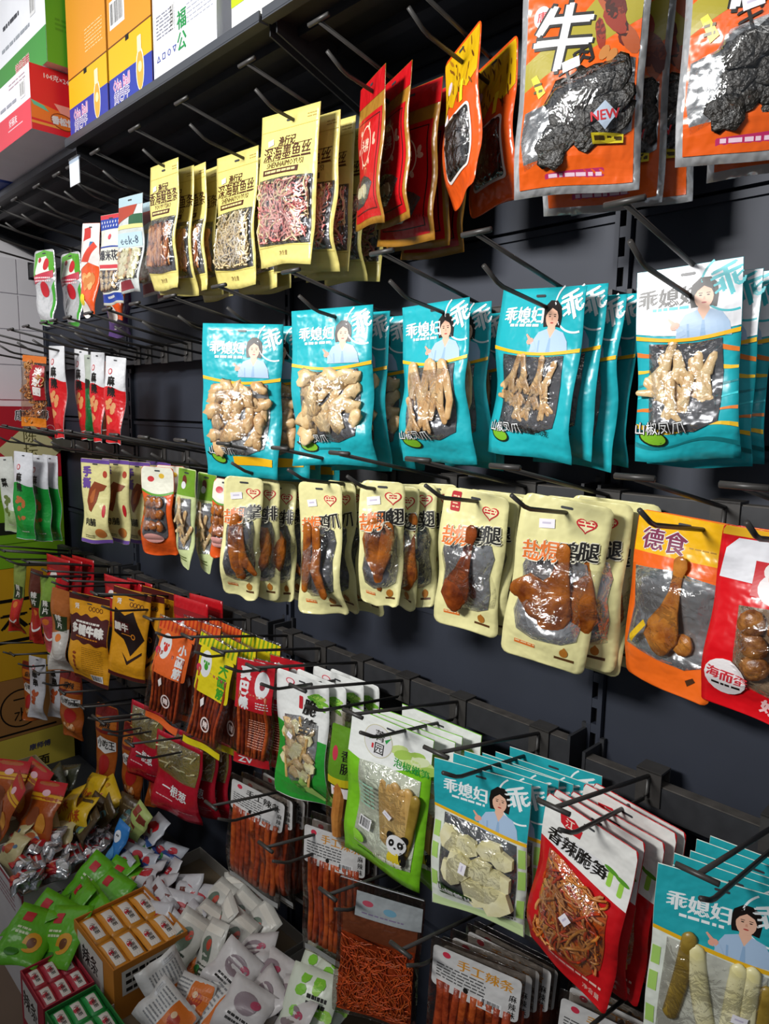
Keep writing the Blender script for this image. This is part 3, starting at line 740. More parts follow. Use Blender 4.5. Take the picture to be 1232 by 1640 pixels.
def bamboo_white(seed, w=.165, h=.31, twist=0):
    b = Bag(w, h, .018, seed, .26, .05, .006, .01, .02, twist, .012); b.pouch(plast('#e9ebe8', .3), plast('#dfe2de', .3)); G = plast('#2d9a35', .28)
    b.band(lambda u: .40 + .06 * u, .992, G, 1, .004, .996); b.ell(.27, .07, .014, .008, ink('#d03048'), 2); b.ell(.27, .07, .011, .006, ink('#efe6e6'), 3)
    b.rect(.44, .16, .51, .26, ink('#c22a34'), 3, .003); 
    for k in range(7): b.ell(.72 + .05 * (k % 4), .13 + .03 * (k // 3), .022, .006, ink(('#7ab83a', '#4f9a2c', '#a5d05a')[k % 3]), 3, -25 + 9 * k, 10)
    b.window([(.18, .34), (.5, .31), (.82, .34), (.86, .5), (.84, .7), (.70, .84), (.5, .87), (.32, .82), (.2, .66)], SILVER, .013)
    rnd = random.Random(seed)
    for i in range(24): b.item('bamboo_shoot', (LUMPS2[i % 4], SLABS[i % 4], CANES[3])[i % 3], .28 + .15 * (i % 4) + rnd.uniform(-.05, .05), .40 + .068 * (i // 4) + rnd.uniform(-.01, .01), .004, rnd.uniform(-50, 50), .8 if i % 3 < 2 else .5, .5)
    b.poly([(.52, .86), (.66, .74), (.72, .80), (.95, .93), (.90, .95), (.70, .90)], ink('#a8d46a'), 60); b.poly([(.48, .80), (.60, .78), (.66, .88), (.6, .9)], ink('#3f9a2a'), 61)
    b.text('脆笋', .66, .30, .043, BLACK, 50, .03, 0, .9, True, .2); b.sticker(.42, .45, 20, .018, .011, 58); slot(b); return b.done()
def panda_bag(seed, w=.19, h=.325, twist=0):
    b = Bag(w, h, .02, seed, .26, .06, .006, 0, .015, twist, .012); b.pouch(plast('#7cc427', .28), plast('#dfe6d4', .3))
    b.band(.003, lambda u: .28 - .05 * u + .05 * sin(4 * u), plast('#ecefea', .3), 1, .003, .997)
    for k in range(8): b.ell(.62 + .05 * k % .38, .15 + .02 * (k % 4), .022, .010, ink(('#c9dd8a', '#a6c95a', '#dde8b8')[k % 3]), 2 + k % 2, -20, 12)
    b.ell(.36, .15, .034, .034, ink('#c9c4a0'), 4, n=28); b.ell(.36, .15, .0325, .0325, WHITE, 5, n=28); b.text('菁园', .38, .155, .025, BLACK, 6, .015, 0, 1, True)
    b.poly([(.24, .16), (.32, .12), (.33, .135)], ink('#2f9a4a'), 6); b.poly([(.44, .13), (.52, .10), (.46, .15)], ink('#2f9a4a'), 6); b.rect(.285, .175, .31, .205, ink('#c8323a'), 6)
    b.text('泡椒嫩笋', .78, .235, .020, ink('#2f9a3a'), 6, .02)
    b.window([(.17, .30), (.5, .28), (.9, .29), (.90, .6), (.90, .87), (.5, .88), (.17, .865), (.17, .6)], plast('#d5dcc6', .3, .6), .013)
    for i in range(6): b.item('bamboo_shoot', CANES[2 if i > 4 else 3 + i % 2], .52 + .065 * i, .60 + .01 * (i % 2), .006, 2 * i - 5, 1.45 - .06 * (i % 2), .7)
    b.barcode(.24, .66, .40, .73, 40); b.lines(.22, .42, .42, 6, .03, ink('#9ac9b0'), 40, .4, seed); b.ell(.25, .80, .018, .012, ink('#8ac83a'), 40)
    # panda face
    for u in (.66, .82): b.ell(u, .675, .008, .009, BLACK, 60)
    b.ell(.74, .715, .021, .019, WHITE, 61)
    for u, a in ((.69, 25), (.79, -25)): b.ell(u, .71, .006, .0075, BLACK, 62, a, 12); b.ell(u, .709, .002, .002, WHITE, 63, n=8)
    b.ell(.74, .735, .003, .002, BLACK, 62, n=8); b.ell(.74, .80, .015, .017, ink('#d9c22a'), 60); b.ell(.83, .79, .006, .014, BLACK, 61, -20)
    b.text('山椒嫩笋', .66, .845, .017, ink('#f4f4e0'), 62, .06); b.lines(.2, .905, .45, 1, .022, ink('#3a7a14'), 3, .6, seed); b.sticker(.60, .56, 30, .020, .012, 58)
    slot(b); return b.done()
def turq_bamboo(seed, w=.175, h=.29, twist=0, cane=False):
    b = Bag(w, h, .018, seed, .3, .06, .004, 0, .01, twist, .006); b.pouch(plast('#dfe5da', .3), plast('#d9dcd8', .3)); T = plast('#27a6af', .3); wt = ink('#eef4f4')
    b.band(.002, lambda u: .31 + .06 * u, T, 1, .002, .998)
    b.text('乖媳妇', .34, .16, .029, wt, 3, .045); b.lines(.2, .215, .55, 1, .028, wt, 3, .5, seed); b.ring(.90, .13, .042, .042, .003, wt, 2, 70, 235); b.text('乖', .875, .12, .046, wt, 2, .04, -18)
    woman(b, .70, .17, .048); b.band(lambda u: .305 + .07 * u, lambda u: .325 + .07 * u, ink('#e8b41c'), 7, .002, .998)
    for v in (.42, .56, .75): b.rect(.01, v, .08, v + .1, ink('#a9d36a'), 2); b.rect(.92, v, .99, v + .12, ink('#a9d36a'), 2)
    b.band(lambda u: .93 + .02 * sin(5 * u), .995, ink('#cfe6a8'), 2, .01, .99)
    b.window([(.12, .345), (.5, .365), (.90, .40), (.91, .6), (.90, .87), (.6, .90), (.3, .89), (.10, .86), (.11, .6)], plast('#55585c', .3, .5) if not cane else plast('#c9cabc', .3, .5), .012)
    rnd = random.Random(seed)
    if cane:
        for i, (u, v, r, k, sc) in enumerate([(.26, .52, 4, 2, 1.3), (.44, .62, -6, 1, 1.6), (.66, .62, 3, 0, 1.4), (.78, .62, 0, 0, 1.4), (.88, .66, 0, 2, 1.2)]): b.item('bamboo_shoot', CANES[k], u, v, .005, r, sc, .7)
        b.lines(.18, .72, .42, 5, .025, ink('#8a8c8a'), 5, .4, seed)
    else:
        for i, (u, v, r, sc) in enumerate([(.22, .48, 80, 1.1), (.40, .50, 70, 1.0), (.64, .47, 10, 1.0), (.78, .52, 20, 1.0), (.34, .62, 75, 1.2), (.56, .62, 10, 1.1), (.72, .64, 30, 1.1), (.25, .70, 80, 1.1), (.52, .76, 40, 1.2), (.72, .78, 60, 1.4)]): b.item('bamboo_slice', SLABS[i % 4], u, v, .005, r, sc, .8)
        b.rect(.10, .795, .50, .885, ink('#2a4a1c'), 60, .006); b.text('山椒笋片', .30, .84, .020, WHITE, 62, .06); b.lines(.68, .84, .9, 2, .03, BLACK, 60, .4, seed)
    b.sticker(.40 if not cane else .72, .62, 100 if not cane else 10, .020, .013, 58); slot(b); return b.done()
def red_bamboo(seed, w=.165, h=.30):
    b = Bag(w, h, .02, seed, .26, .06, .005, .008, .01, 0, .01); b.pouch(plast('#c5161d', .28), plast('#b5141b', .3))
    b.band(.003, lambda u: .26 + .10 * u, plast('#e9e9e4', .3), 1, .003, .997); b.poly([(.18, .07), (.34, .06), (.44, .10), (.42, .15), (.30, .15), (.2, .12)], ink('#c8222c'), 3); b.text('江', .30, .10, .018, ink('#f0d8c8'), 4, .03)
    b.rect(.15, .185, .68, .275, WHITE, 4, .006); b.text('香辣脆笋', .415, .232, .028, BLACK, 5, .05, 5)
    for u, v in ((.78, .20), (.90, .22)): b.ell(u, v, .013, .004, ink('#5a9a2c'), 4, 12); b.rect(u - .025, v + .01, u + .025, v + .09, ink('#9ad04a'), 3, .003)
    b.window([(.13, .30), (.3, .31), (.6, .36), (.86, .42), (.88, .6), (.86, .78), (.74, .87), (.45, .85), (.2, .76), (.12, .6)], food('#b5400f', '#e07a28', 40, .3), .013)
    shreds(b, .18, .36, .82, .80, 120, [food('#c06a24', '#e09a48', 50, .3), SQOR, CHILI], .0022, .06, .006, seed, False, 'shreds', 6, 5)
    b.sticker(.52, .56, -60, .020, .015, 60); b.rect(.30, .87, .62, .91, ink('#d9484a'), 3); b.lines(.32, .88, .9, 1, .03, ink('#f0c8b8'), 4, .5, seed); b.text('净含量', .8, .945, .011, ink('#f0c8b8'), 4, .0)
    slot(b); return b.done({'shreds': 'stuff'})
def handmade(seed, w=.18, h=.32, shred=False):
    b = clearbag(w, h, seed, .12, .02, .004, '#ece8e4', .006, .06)
    if shred:
        b.part('filling').add(*tubefill(b, .06, .40, .94, .97), ORSH); shreds(b, .08, .42, .92, .93, 260, [ORSH, SPICY2], .0012, .05, .002, seed, False, 'shreds', 4, 4, .003)
        b.part('back_sheet').add([b.P(u * w, v * h, -.001, 1) for v in (.22, .42) for u in (.06, .94)], [(0, 1, 3, 2)], plast('#9a5636', .4))
        b.rect(.22, .07, .98, .235, plast('#9aa0a2', .4), 3); b.ell(.36, .14, .012, .006, ink('#b0485a'), 4); b.ell(.62, .16, .014, .007, ink('#6a9ab0'), 4); b.band(.005, .012, ink('#b9bcbe'), 2, .01, .99); b.lines(.3, .2, .8, 1, .02, ink('#7a6a8a'), 4, .4, seed)
    else:
        strips(b, .10, .26, .90, .88, 9, [SPICY, SPICY2], .0105, seed); b.rect(.03, .05, .97, .30, plast('#c9c8c6', .5), 3, .008)
        b.ell(.18, .09, .008, .006, ink('#c8324a'), 4); b.text('手工辣条', .6, .115, .021, ink('#c98a2a') if seed % 2 else BLACK, 4, .03, 0, 1.3)
        b.lines(.08, .155, .62, 5, .018, ink('#4a4a4a'), 4, .4, seed); b.barcode(.58, .235, .80, .285, 4); b.text('麻辣味', .90, .22, .014, BLACK, 4, .02, 0, 1, True); b.ell(.42, .245, .005, .005, BLACK, 4)
        b.band(.94, .985, plast('#9a9a98', .4), 2, .03, .97)
    return b.done({'shreds': 'stuff'})
def tubefill(b, u0, v0, u1, v1):
    vs = []; fs = []; n, m = 10, 12
    for sd in (-1, 1):
        for j in range(m + 1):
            for i in range(n + 1):
                u = u0 + (u1 - u0) * i / n; v = v0 + (v1 - v0) * j / m; x, y, z = b.P(u * b.w, v * b.h, -.0012, sd); vs.append((x, y, z + (.004 * sin(9 * u) if j == 0 else 0)))
    for sd in (0, 1):
        for j in range(m):
            for i in range(n): a = sd * (n + 1) * (m + 1) + j * (n + 1) + i; fs.append((a, a + 1, a + n + 2, a + n + 1))
    return vs, fs
def brownyellow(seed, w=.17, h=.30, alt=False):
    b = Bag(w, h, .02, seed, .14, .06, .006, 0, .03, 0, .014); b.pouch(plast('#d8961a', .35), plast('#c88818', .35)); Br = ink('#4a1512')
    b.rect(.0, .003, 1, .075, Br, 1); b.band(.955, .997, Br, 1); b.text('贤', .2, .145, .02, ink('#e8e4dc'), 3, .03)
    for k in range(4): b.ring(.52 + .09 * k, .15, .007, .008, .002, ink('#5a2a14'), 3, n=14)
    if not alt:
        b.band(lambda u: .245 + .015 * sin(25 * u) - .02 * sin(3 * u), lambda u: .53 + .015 * sin(19 * u), Br, 2, .01, .99, 24); b.text('多腿牛味', .5, .385, .036, ink('#e6e2da'), 4, .09); b.lines(.2, .29, .8, 1, .035, ink('#dcd6cc'), 4, .6, seed); b.lines(.2, .46, .8, 1, .03, ink('#c87a1c'), 4, .5, seed + 1)
        b.lines(.36, .58, .86, 13, .022, ink('#9a6a14'), 3, .3, seed)
        for k in range(5): b.ell(.18, .66 + .05 * k, .008, .005, ink('#8a3a14'), 3, 40 * k, 8)
        b.barcode(.55, .87, .86, .95, 4)
    else:
        b.poly([(.1, .22), (.4, .28), (.6, .22), (.95, .5), (.6, .72), (.35, .56), (.08, .5)], ink('#1c0d0a'), 2); b.rect(.08, .36, .52, .48, Br, 3); b.text('腿牛', .3, .42, .03, ink('#d8d2c8'), 4, .06); b.ring(.64, .5, .010, .010, .004, ink('#c87a1c'), 4); b.rect(.3, .495, .58, .505, ink('#c87a1c'), 4)
        b.poly([(.35, .7), (.55, .78), (.9, .64), (.9, .67), (.55, .82)], ink('#2a1208'), 3)
    slot(b, .1); return b.done()
def onion(seed, w=.18, h=.26):
    b = Bag(w, h, .02, seed, .1, .05, .006, 0, .03, 0, .014); b.pouch(plast('#b0152a', .28), plast('#a01224', .3)); rnd = random.Random(seed)
    b.window([(.05, .06), (.95, .06), (.95, .3), (.94, .48), (.5, .5), (.05, .48), (.05, .3)], plast('#8a7a3a', .4), .010)
    for i in range(16): b.item('onion_cracker', CANES[i % 3], .12 + .1 * (i % 8), .17 + .18 * (i // 8), .003, 70 + rnd.uniform(-30, 30), .32)
    b.text('一根葱', .5, .66, .036, ink('#eef0ee'), 4, .04); b.lines(.12, .77, .5, 1, .024, ink('#e8b8b8'), 4, .5, seed); b.lines(.62, .85, .88, 1, .03, ink('#d88a8a'), 4, .5, seed); return b.done()

def slim(top, bot, seed, w=.10, h=.30, split=.42, pic='#b5622a', brand=True, word='辣', clear=False, split_slope=.0):
    """narrow pillow bag in two colours with a picture panel"""
    b = Bag(w, h, .022, seed, .10, .05, .006, .004, .03, 0, .01); b.pouch(plast(top, .3), plast(top, .3))
    b.band(lambda u: split + split_slope * (u - .5) - .02 * sin(5 * u), .994, plast(bot, .28), 1, .004, .996)
    if brand: b.ell(.32, .17, .009, .010, ink('#c8222c'), 3); b.ell(.32, .17, .006, .007, ink('#efe0e0'), 4)
    b.text(word, .42, .34, .034, BLACK, 4, .06, 0, .9, len(word) > 1)
    rnd = random.Random(seed)
    for k in range(9): b.ell(.42 + rnd.uniform(-.16, .16), .62 + rnd.uniform(-.12, .14), .012, .008, ink(pic), 3 + k % 3, rnd.uniform(0, 180), 8)
    b.lines(.3, .9, .75, 1, .02, ink('#e6e0d8'), 4, .5, seed); slot(b, .04, .014); return b.done()
def purple(seed, w=.11, h=.27):
    b = Bag(w, h, .018, seed, .12, .05, .006, .004, .02, 0, .012); b.pouch(plast('#e4dc9a', .3), plast('#d8d092', .3)); Pu = ink('#6a4a9a')
    b.rect(0, .003, 1, .05, Pu, 1); b.band(.955, .997, Pu, 1); b.text('手撕', .22, .22, .034, Pu, 3, .08, 0, 1, True); b.ell(.84, .17, .008, .011, ink('#b5402a'), 3)
    b.poly([(.35, .60), (.25, .50), (.32, .36), (.5, .26), (.9, .30), (.8, .36), (.66, .38), (.60, .5), (.45, .62)], ink('#8a3f1a'), 3); b.poly([(.4, .52), (.36, .45), (.44, .38), (.55, .34), (.5, .5)], ink('#b5622a'), 4)
    b.text('肉脯', .4, .74, .026, BLACK, 4, .03); b.ell(.86, .60, .006, .02, ink('#c8222c'), 3); b.ell(.72, .87, .018, .016, ink('#c87a3a'), 3); b.lines(.15, .9, .5, 2, .022, ink('#4a4020'), 3, .4, seed); slot(b, .06); return b.done()
def orangechick(seed, w=.12, h=.25):
    b = Bag(w, h, .022, seed, .2, .08, .006, .014, .03, 0, .012); b.pouch(plast('#e35a1e', .25), plast('#d85a20', .3)); b.band(.003, lambda u: .26 + .05 * sin(3 * u), plast('#e9e8d6', .3), 1, .01, .99); b.band(lambda u: .25 + .05 * sin(3 * u), lambda u: .275 + .05 * sin(3 * u), ink('#5a9a2c'), 2, .01, .99)
    b.ell(.3, .14, .012, .008, ink('#c8323a'), 3); b.ell(.62, .10, .010, .007, ink('#e0b83a'), 3); b.window(rrect(.15, .32, .86, .80, .014, w, h), SMOKE, .014); rnd = random.Random(seed)
    for i in range(9): b.item('chicken_chunk', blob(60 + i, .014, .011, .012, ROAST, .4), .3 + .19 * (i % 3), .39 + .13 * (i // 3), .005, rnd.uniform(0, 360), 1.2)
    b.ell(.55, .78, .03, .014, ink('#e8a8a0'), 60); slot(b); return b.done()
def greenfoot(seed, w=.08, h=.27):
    b = Bag(w, h, .018, seed, .2, .08, .006, .006, .03, 0, .012); b.pouch(plast('#c9d59a', .3), plast('#b9c58a', .3)); b.rect(.03, .01, .97, .27, plast('#6f9a2a', .3), 1); b.ell(.4, .12, .010, .014, ink('#6a2a1c'), 3); b.ell(.36, .17, .010, .010, WHITE, 4)
    b.window([(.2, .3), (.8, .29), (.85, .55), (.78, .80), (.3, .82), (.15, .6)], SILVER, .012)
    for i in range(3): b.item('chicken_foot', FEET2[i], .4 + .1 * i, .42 + .13 * i, .005, 20 * i, 1.0)
    b.lines(.2, .88, .7, 2, .03, ink('#5a6a2a'), 4, .4, seed); slot(b); return b.done()
def drum_yellow(seed, w=.15, h=.275):
    b = Bag(w, h, .024, seed, .22, .10, .006, .012, .03, 0, .012); b.pouch(plast('#eb6a1e', .25), plast('#d9d9d6', .25)); b.band(.003, .235, plast('#ecb414', .28), 1, .008, .992); b.band(.235, .31, plast('#e8641c', .28), 1, .004, .996)
    b.text('德食', .32, .155, .036, WHITE, 3, .07); b.text('德食', .32, .155, .036, ink('#7a2348'), 5, .03); b.lines(.58, .16, .85, 1, .02, ink('#b5860c'), 3, .4, seed)
    b.window([(.05, .32), (.5, .30), (.95, .33), (.93, .55), (.96, .78), (.7, .84), (.4, .83), (.04, .79), (.08, .55)], SILVER, .022, film('#ffffff', .09, .1, .9, 28))
    b.poly([(.38, .36), (.8, .40), (.84, .72), (.5, .76), (.34, .6)], ink('#d9d8d4'), 4, 'window_backing'); b.item('chicken_drumstick', LEG_G, .52, .545, .012, 4, 1.38, .42); b.item('chicken_drumstick', blob(71, .016, .014, .018, GOLD, .2), .66, .70, .008, 0, 1.0, .5)
    b.poly([(.12, .72), (.28, .60), (.31, .63), (.15, .76)], ink('#d9b01c'), 40); b.poly([(.72, .90), (.80, .87), (.83, .89), (.75, .93)], ink('#4a2a14'), 3); slot(b); return b.done()
def egg_red(seed, w=.145, h=.275):
    b = Bag(w, h, .024, seed, .3, .10, .006, .006, .03, 0, .012); b.pouch(plast('#d9121c', .25), plast('#c9121a', .3)); b.band(.003, .05, ink('#ecb414'), 1, .01, .99); b.poly([(.03, .28), (.06, .12), (.16, .06), (.97, .05), (.97, .28)], plast('#e9e9ee', .28), 2)
    b.rect(.34, .16, .80, .34, ink('#c8222c'), 3); b.ell(.56, .205, .020, .016, ink('#e9e4e0'), 4); b.ell(.56, .235, .013, .013, ink('#e8b79c'), 5); b.ell(.56, .29, .024, .022, ink('#e6dede'), 4); b.lines(.36, .345, .8, 1, .02, WHITE, 4, .5, seed)
    b.window([(.26, .40), (.6, .38), (.93, .40), (.95, .6), (.93, .82), (.7, .86), (.45, .82), (.3, .70)], plast('#8a7258', .3, .6), .016)
    for i, (u, v) in enumerate([(.42, .47), (.70, .47), (.46, .58), (.74, .60), (.50, .70), (.76, .73)]): b.item('braised_egg', EGGS[i % 3], u, v, .006, 60 * i, .85, .7)
    b.ell(.25, .80, .030, .030, ink('#efe9e9'), 50); b.text('海而蛋', .27, .79, .020, ink('#d0303c'), 52, .05, 4); b.lines(.12, .84, .40, 1, .03, BLACK, 52, .5, seed); b.text('好吃', .75, .92, .024, ink('#f0c0c0'), 4, .06, 6); slot(b); return b.done()
def ringsnack(seed, w=.11, h=.26):
    b = clearbag(w, h, seed, .1, .024, .006, '#f6e6d6', .004); 
    for j in range(5): b.item('ring_cracker', RINGS, .35 + .3 * (j % 2), .22 + .16 * j, -.008, 70 * j, 1.1, 1)
    b.band(.01, .1, plast('#d9742a', .3), 1); b.poly([(.4, .12), (.95, .14), (.98, .6), (.55, .62)], plast('#a81c22', .3), 2); b.text('洋葱圈', .72, .36, .032, ink('#f2eee8'), 4, .06, 6, 1, True); b.band(.86, .99, plast('#e0801e', .3), 2); return b.done()
def strawberry(seed, w=.115, h=.245):
    b = Bag(w, h, .022, seed, .14, .05, .006, .012, .03, 0, .012); b.pouch(plast('#d8dadc', .22, .8, .4), plast('#c9cccd', .3)); b.poly([(.06, .04), (.5, .0), (.94, .04), (.96, .3), (.8, .34), (.4, .3), (.05, .36)], plast('#5aa832', .28), 1); b.poly([(.2, .1), (.6, .08), (.8, .3), (.5, .36), (.2, .32)], ink('#e8efe0'), 2)
    b.ell(.62, .19, .014, .020, ink('#c8222c'), 3); b.ell(.3, .13, .008, .009, ink('#b01c2c'), 3); b.band(lambda u: .36 - .1 * u, lambda u: .46 - .1 * u, ink('#c2344a'), 4, .08, .92); b.lines(.15, .36, .85, 2, .04, ink('#f0d0d4'), 5, .5, seed); b.ell(.55, .52, .02, .025, ink('#c2202c'), 4); b.band(.92, .985, ink('#3fa02c'), 2, .02, .98)
    b.poly([(.84, .5), (.96, .4), (.96, .9), (.86, .9)], ink('#3fa02c'), 2); slot(b); return b.done()
def crisp(seed, w=.12, h=.27):
    b = Bag(w, h, .026, seed, .12, .05, .006, .004, .02, 0, .012); b.pouch(plast('#d9531e', .25), plast('#c94a18', .3)); b.poly([(.0, .003), (1, .003), (1, .46), (.5, .42), (.0, .52)], plast('#e6e0dc', .28), 1); b.poly([(.15, .06), (.5, .04), (.6, .16), (.2, .2)], ink('#c22a24'), 3); b.rect(.62, .2, .78, .28, ink('#2a6a9a'), 3); b.poly([(.1, .42), (.8, .2), (.95, .25), (.5, .42)], ink('#d0402a'), 3)
    for k in range(10): b.ell(.3 + .05 * k, .58 + .03 * (k % 4), .017, .012, ink(('#d98a4a', '#e8a868', '#c87a3a')[k % 3]), 3 + k % 3, 30 * k, 9)
    b.ell(.38, .93, .038, .028, ink('#f0ece4'), 4); b.ell(.36, .83, .022, .018, ink('#e8d01c'), 6, n=9); slot(b); return b.done()
def popcorn(seed, w=.11, h=.25):
    b = Bag(w, h, .022, seed, .12, .05, .006, .0, .03, 0, .012); b.pouch(plast('#dcdccf', .28), plast('#cfcfc4', .3)); B = ink('#24409a'); b.rect(0, .003, 1, .05, ink('#c2323a'), 1); b.rect(0, .05, 1, .17, B, 1)
    for k in range(14): b.ell(.07 + .067 * k, .085 + .045 * (k % 2), .0025, .004, WHITE, 3, n=6)
    b.ell(.62, .26, .008, .008, ink('#d04a5a'), 3); b.rect(.05, .36, .95, .375, B, 2); b.text('爆米花', .5, .46, .030, ink('#3a3a44'), 3, .03); b.rect(.1, .56, .9, .60, ink('#c8404a'), 2)
    rnd = random.Random(seed); b.window(rrect(.08, .62, .92, .86, .008, w, h), SMOKE, .010)
    for i in range(12): b.item('popcorn', LUMPS2[i % 4], .2 + .2 * (i % 4), .67 + .07 * (i // 4), .003, rnd.uniform(0, 360), .45)
    b.rect(0, .88, 1, .97, B, 2); b.lines(.3, .905, .7, 1, .04, WHITE, 4, .6, seed); slot(b); return b.done()
def nutbag(seed, w=.125, h=.27):
    b = Bag(w, h, .02, seed, .12, .05, .006, .0, .02, 0, .012); b.pouch(plast('#c5cbc8', .28), plast('#b9bfbc', .3)); b.rect(.0, .003, 1, .1, ink('#a9c3cc'), 1); b.poly([(0, .1), (.8, .1), (.7, .2), (0, .28)], ink('#a8402c'), 2); b.rect(.55, .2, 1, .3, ink('#2a5a3c'), 2); b.rect(.0, .30, 1, .34, ink('#d9d08a'), 2)
    b.rect(.0, .38, .95, .52, ink('#b5d0dc'), 2); b.text('eek-8', .5, .45, .034, ink('#3a4a5a'), 4, .0, 0, 1.1); rnd = random.Random(seed); b.window([(.05, .54), (.95, .54), (.95, .86), (.05, .86)], SMOKE, .010)
    for i in range(24): b.item('dried_fruit', SLABS[i % 4] if i % 3 else LUMPS[i % 5], .15 + .14 * (i % 6), .59 + .075 * (i // 6), .003, rnd.uniform(0, 360), .6)
    b.rect(.0, .88, .7, .97, ink('#8a2430'), 2); b.sticker(.25, .55, 5, .014, .012, 50); slot(b); return b.done()
def slimspicy(seed, w=.075, h=.28, top='#8a9a4a', bot='#c22a24'):
    b = Bag(w, h, .022, seed, .1, .08, .009, .004, .06, 0, .02); b.pouch(plast(top, .28), plast('#7a2a1c', .3)); b.band(lambda u: .55 - .1 * u, .99, plast(bot, .28), 1, .01, .99); b.rect(.2, .3, .9, .5, ink('#2a3a1c'), 2); b.text('辣片', .5, .38, .026, ink('#e8e4dc'), 4, .05, 0, 1, True); b.band(lambda u: .70 + .1 * sin(3 * u), lambda u: .73 + .1 * sin(3 * u), ink('#eae4e0'), 3, .1, .9); b.ell(.5, .57, .014, .012, ink('#d8742a'), 4); return b.done()
def chunk(seed, w=.11, h=.26):
    b = Bag(w, h, .024, seed, .1, .08, .008, .01, .04, 0, .016); b.pouch(plast('#a8541c', .3), plast('#7a3a18', .3)); b.band(.01, .30, plast('#7a2420', .3), 1, .02, .98); b.band(.13, .26, plast('#b5641c', .3), 2, .06, .94); b.text('麻辣', .5, .20, .024, BLACK, 4, .04)
    b.poly([(.05, .40), (.3, .34), (.95, .38), (.95, .48), (.5, .53), (.08, .50)], ink('#e2e0dc'), 3); b.text('小吃王', .5, .43, .030, BLACK, 4, .04); b.ell(.5, .64, .028, .026, ink('#a8201c'), 3)
    for k in range(8): b.ell(.3 + .06 * k, .78 + .03 * (k % 3), .010, .008, ink(('#e0b890', '#c87a3a')[k % 2]), 4, 40 * k, 8)
    return b.done()
def sausage(seed, w=.075, h=.29):
    b = clearbag(w, h, seed, .08, .024, .004, '#f2eee6', .006); b.part('sausage').tube([(0, 0, -h * .42), (.002, 0, -h * .6), (-.002, 0, -h * .8), (0, 0, -h * .94)], [.016, .017, .017, .014], food('#a8672c', '#c4843f', 30, .3), 12)
    b.rect(.1, .1, .98, .48, plast('#5f8f22', .3), 2, .006); b.ell(.35, .30, .008, .016, ink('#c2344a'), 3); b.text('香肠', .75, .35, .026, BLACK, 4, .03, 0, 1, True); b.rect(.1, .48, .98, .54, ink('#c9b81c'), 2); b.rect(.25, .55, .9, .63, ink('#efe6e6'), 3); b.rect(.35, .565, .6, .615, ink('#c2344a'), 4); return b.done()
def plainred(seed, w=.15, h=.28):
    b = Bag(w, h, .02, seed, .1, .06, .007, 0, .03, 0, .014); b.pouch(plast('#b8161f', .28), plast('#a8141c', .3)); b.band(.12, .2, ink('#8a1016'), 1); b.ell(.4, .3, .024, .02, ink('#e6dcd8'), 2); return b.done()
# ------------------------------------------------------------------ hanging the bags
ORD = ['front', 'second', 'third', 'fourth', 'fifth', 'sixth', 'seventh']
HUNG = []
def stack(protos, name, desc, X, Y, Z, w, h, yaw=0, roll=0, n=1, dy=.03, dx=0.0, row=None, hx=None, seed=0, jy=4, cat='snack bag'):
    """n bags one behind another on one hook; protos[0] hangs in front"""
    rnd = random.Random(int(abs(X * 1000)) + seed)
    yy = Y
    for k in range(n):
        if k: yy += dy * rnd.uniform(.75, 1.3)
        b = protos[k % len(protos)]
        lab = desc if n == 1 else '%s, %s' % (desc, 'front one' if k == 0 else ORD[k] + ' in line')
        j = 0 if k == 0 else 1
        place(b, name, lab, cat, (X + dx * k + j * rnd.uniform(-.009, .009), yy, Z - .1 * dy * k + j * rnd.uniform(-.009, .006)), w, h, yaw * (1 - .12 * k if k < 6 else .2) + j * rnd.uniform(-jy, jy), roll * (1 if k == 0 else .5) + j * rnd.uniform(-1.5, 1.5), 0, desc)
    if row: hook(hx if hx is not None else X, row, 'dark wire hook holding ' + desc[:1].lower() + desc[1:])

# second row: turquoise bags
t_l = [turq('lump', 11, w=.19, h=.32), turq('lump', 12, w=.19, h=.32)]
t_b = [turq('big', 21, w=.185, h=.31), turq('big', 22, w=.185, h=.31)]
t_n = [turq('long', 31, w=.155, h=.285), turq('long', 32, w=.155, h=.285), turq('long', 33, w=.155, h=.285)]
t_c = [turq('claw', 41, w=.175, h=.275), turq('claw', 42, w=.17, h=.275), turq('claw', 43, w=.17, h=.275)]
t_w = [turq('claw', 51, True, w=.14, h=.273), turq('claw', 52, True, w=.14, h=.273)]
stack(t_l, 'chicken_snack_bag', 'turquoise bag of small boneless chicken pieces', -1.356, .89, .179, .195, .334, 28, 2, 4, .05, .01, 2, -1.351)
stack(t_b, 'chicken_snack_bag', 'turquoise bag of chunky pale chicken pieces', -1.114, .935, .196, .190, .310, 17, -1, 4, .04, .004, 2, -1.104)
stack(t_n, 'chicken_feet_bag', 'turquoise bag of long straight chicken feet', -.882, .98, .190, .153, .285, 3, -2, 3, .045, .004, 2, -.863)
stack(t_c, 'chicken_feet_bag', 'turquoise bag of clawed chicken feet', -.680, 1.015, .198, .180, .275, -8, 5, 4, .028, .014, 2, -.671)
stack(t_w, 'chicken_feet_bag', 'white and turquoise striped bag of chicken feet', -.452, 1.03, .207, .142, .273, 9, -3, 3, .034, .008, 2, -.447)

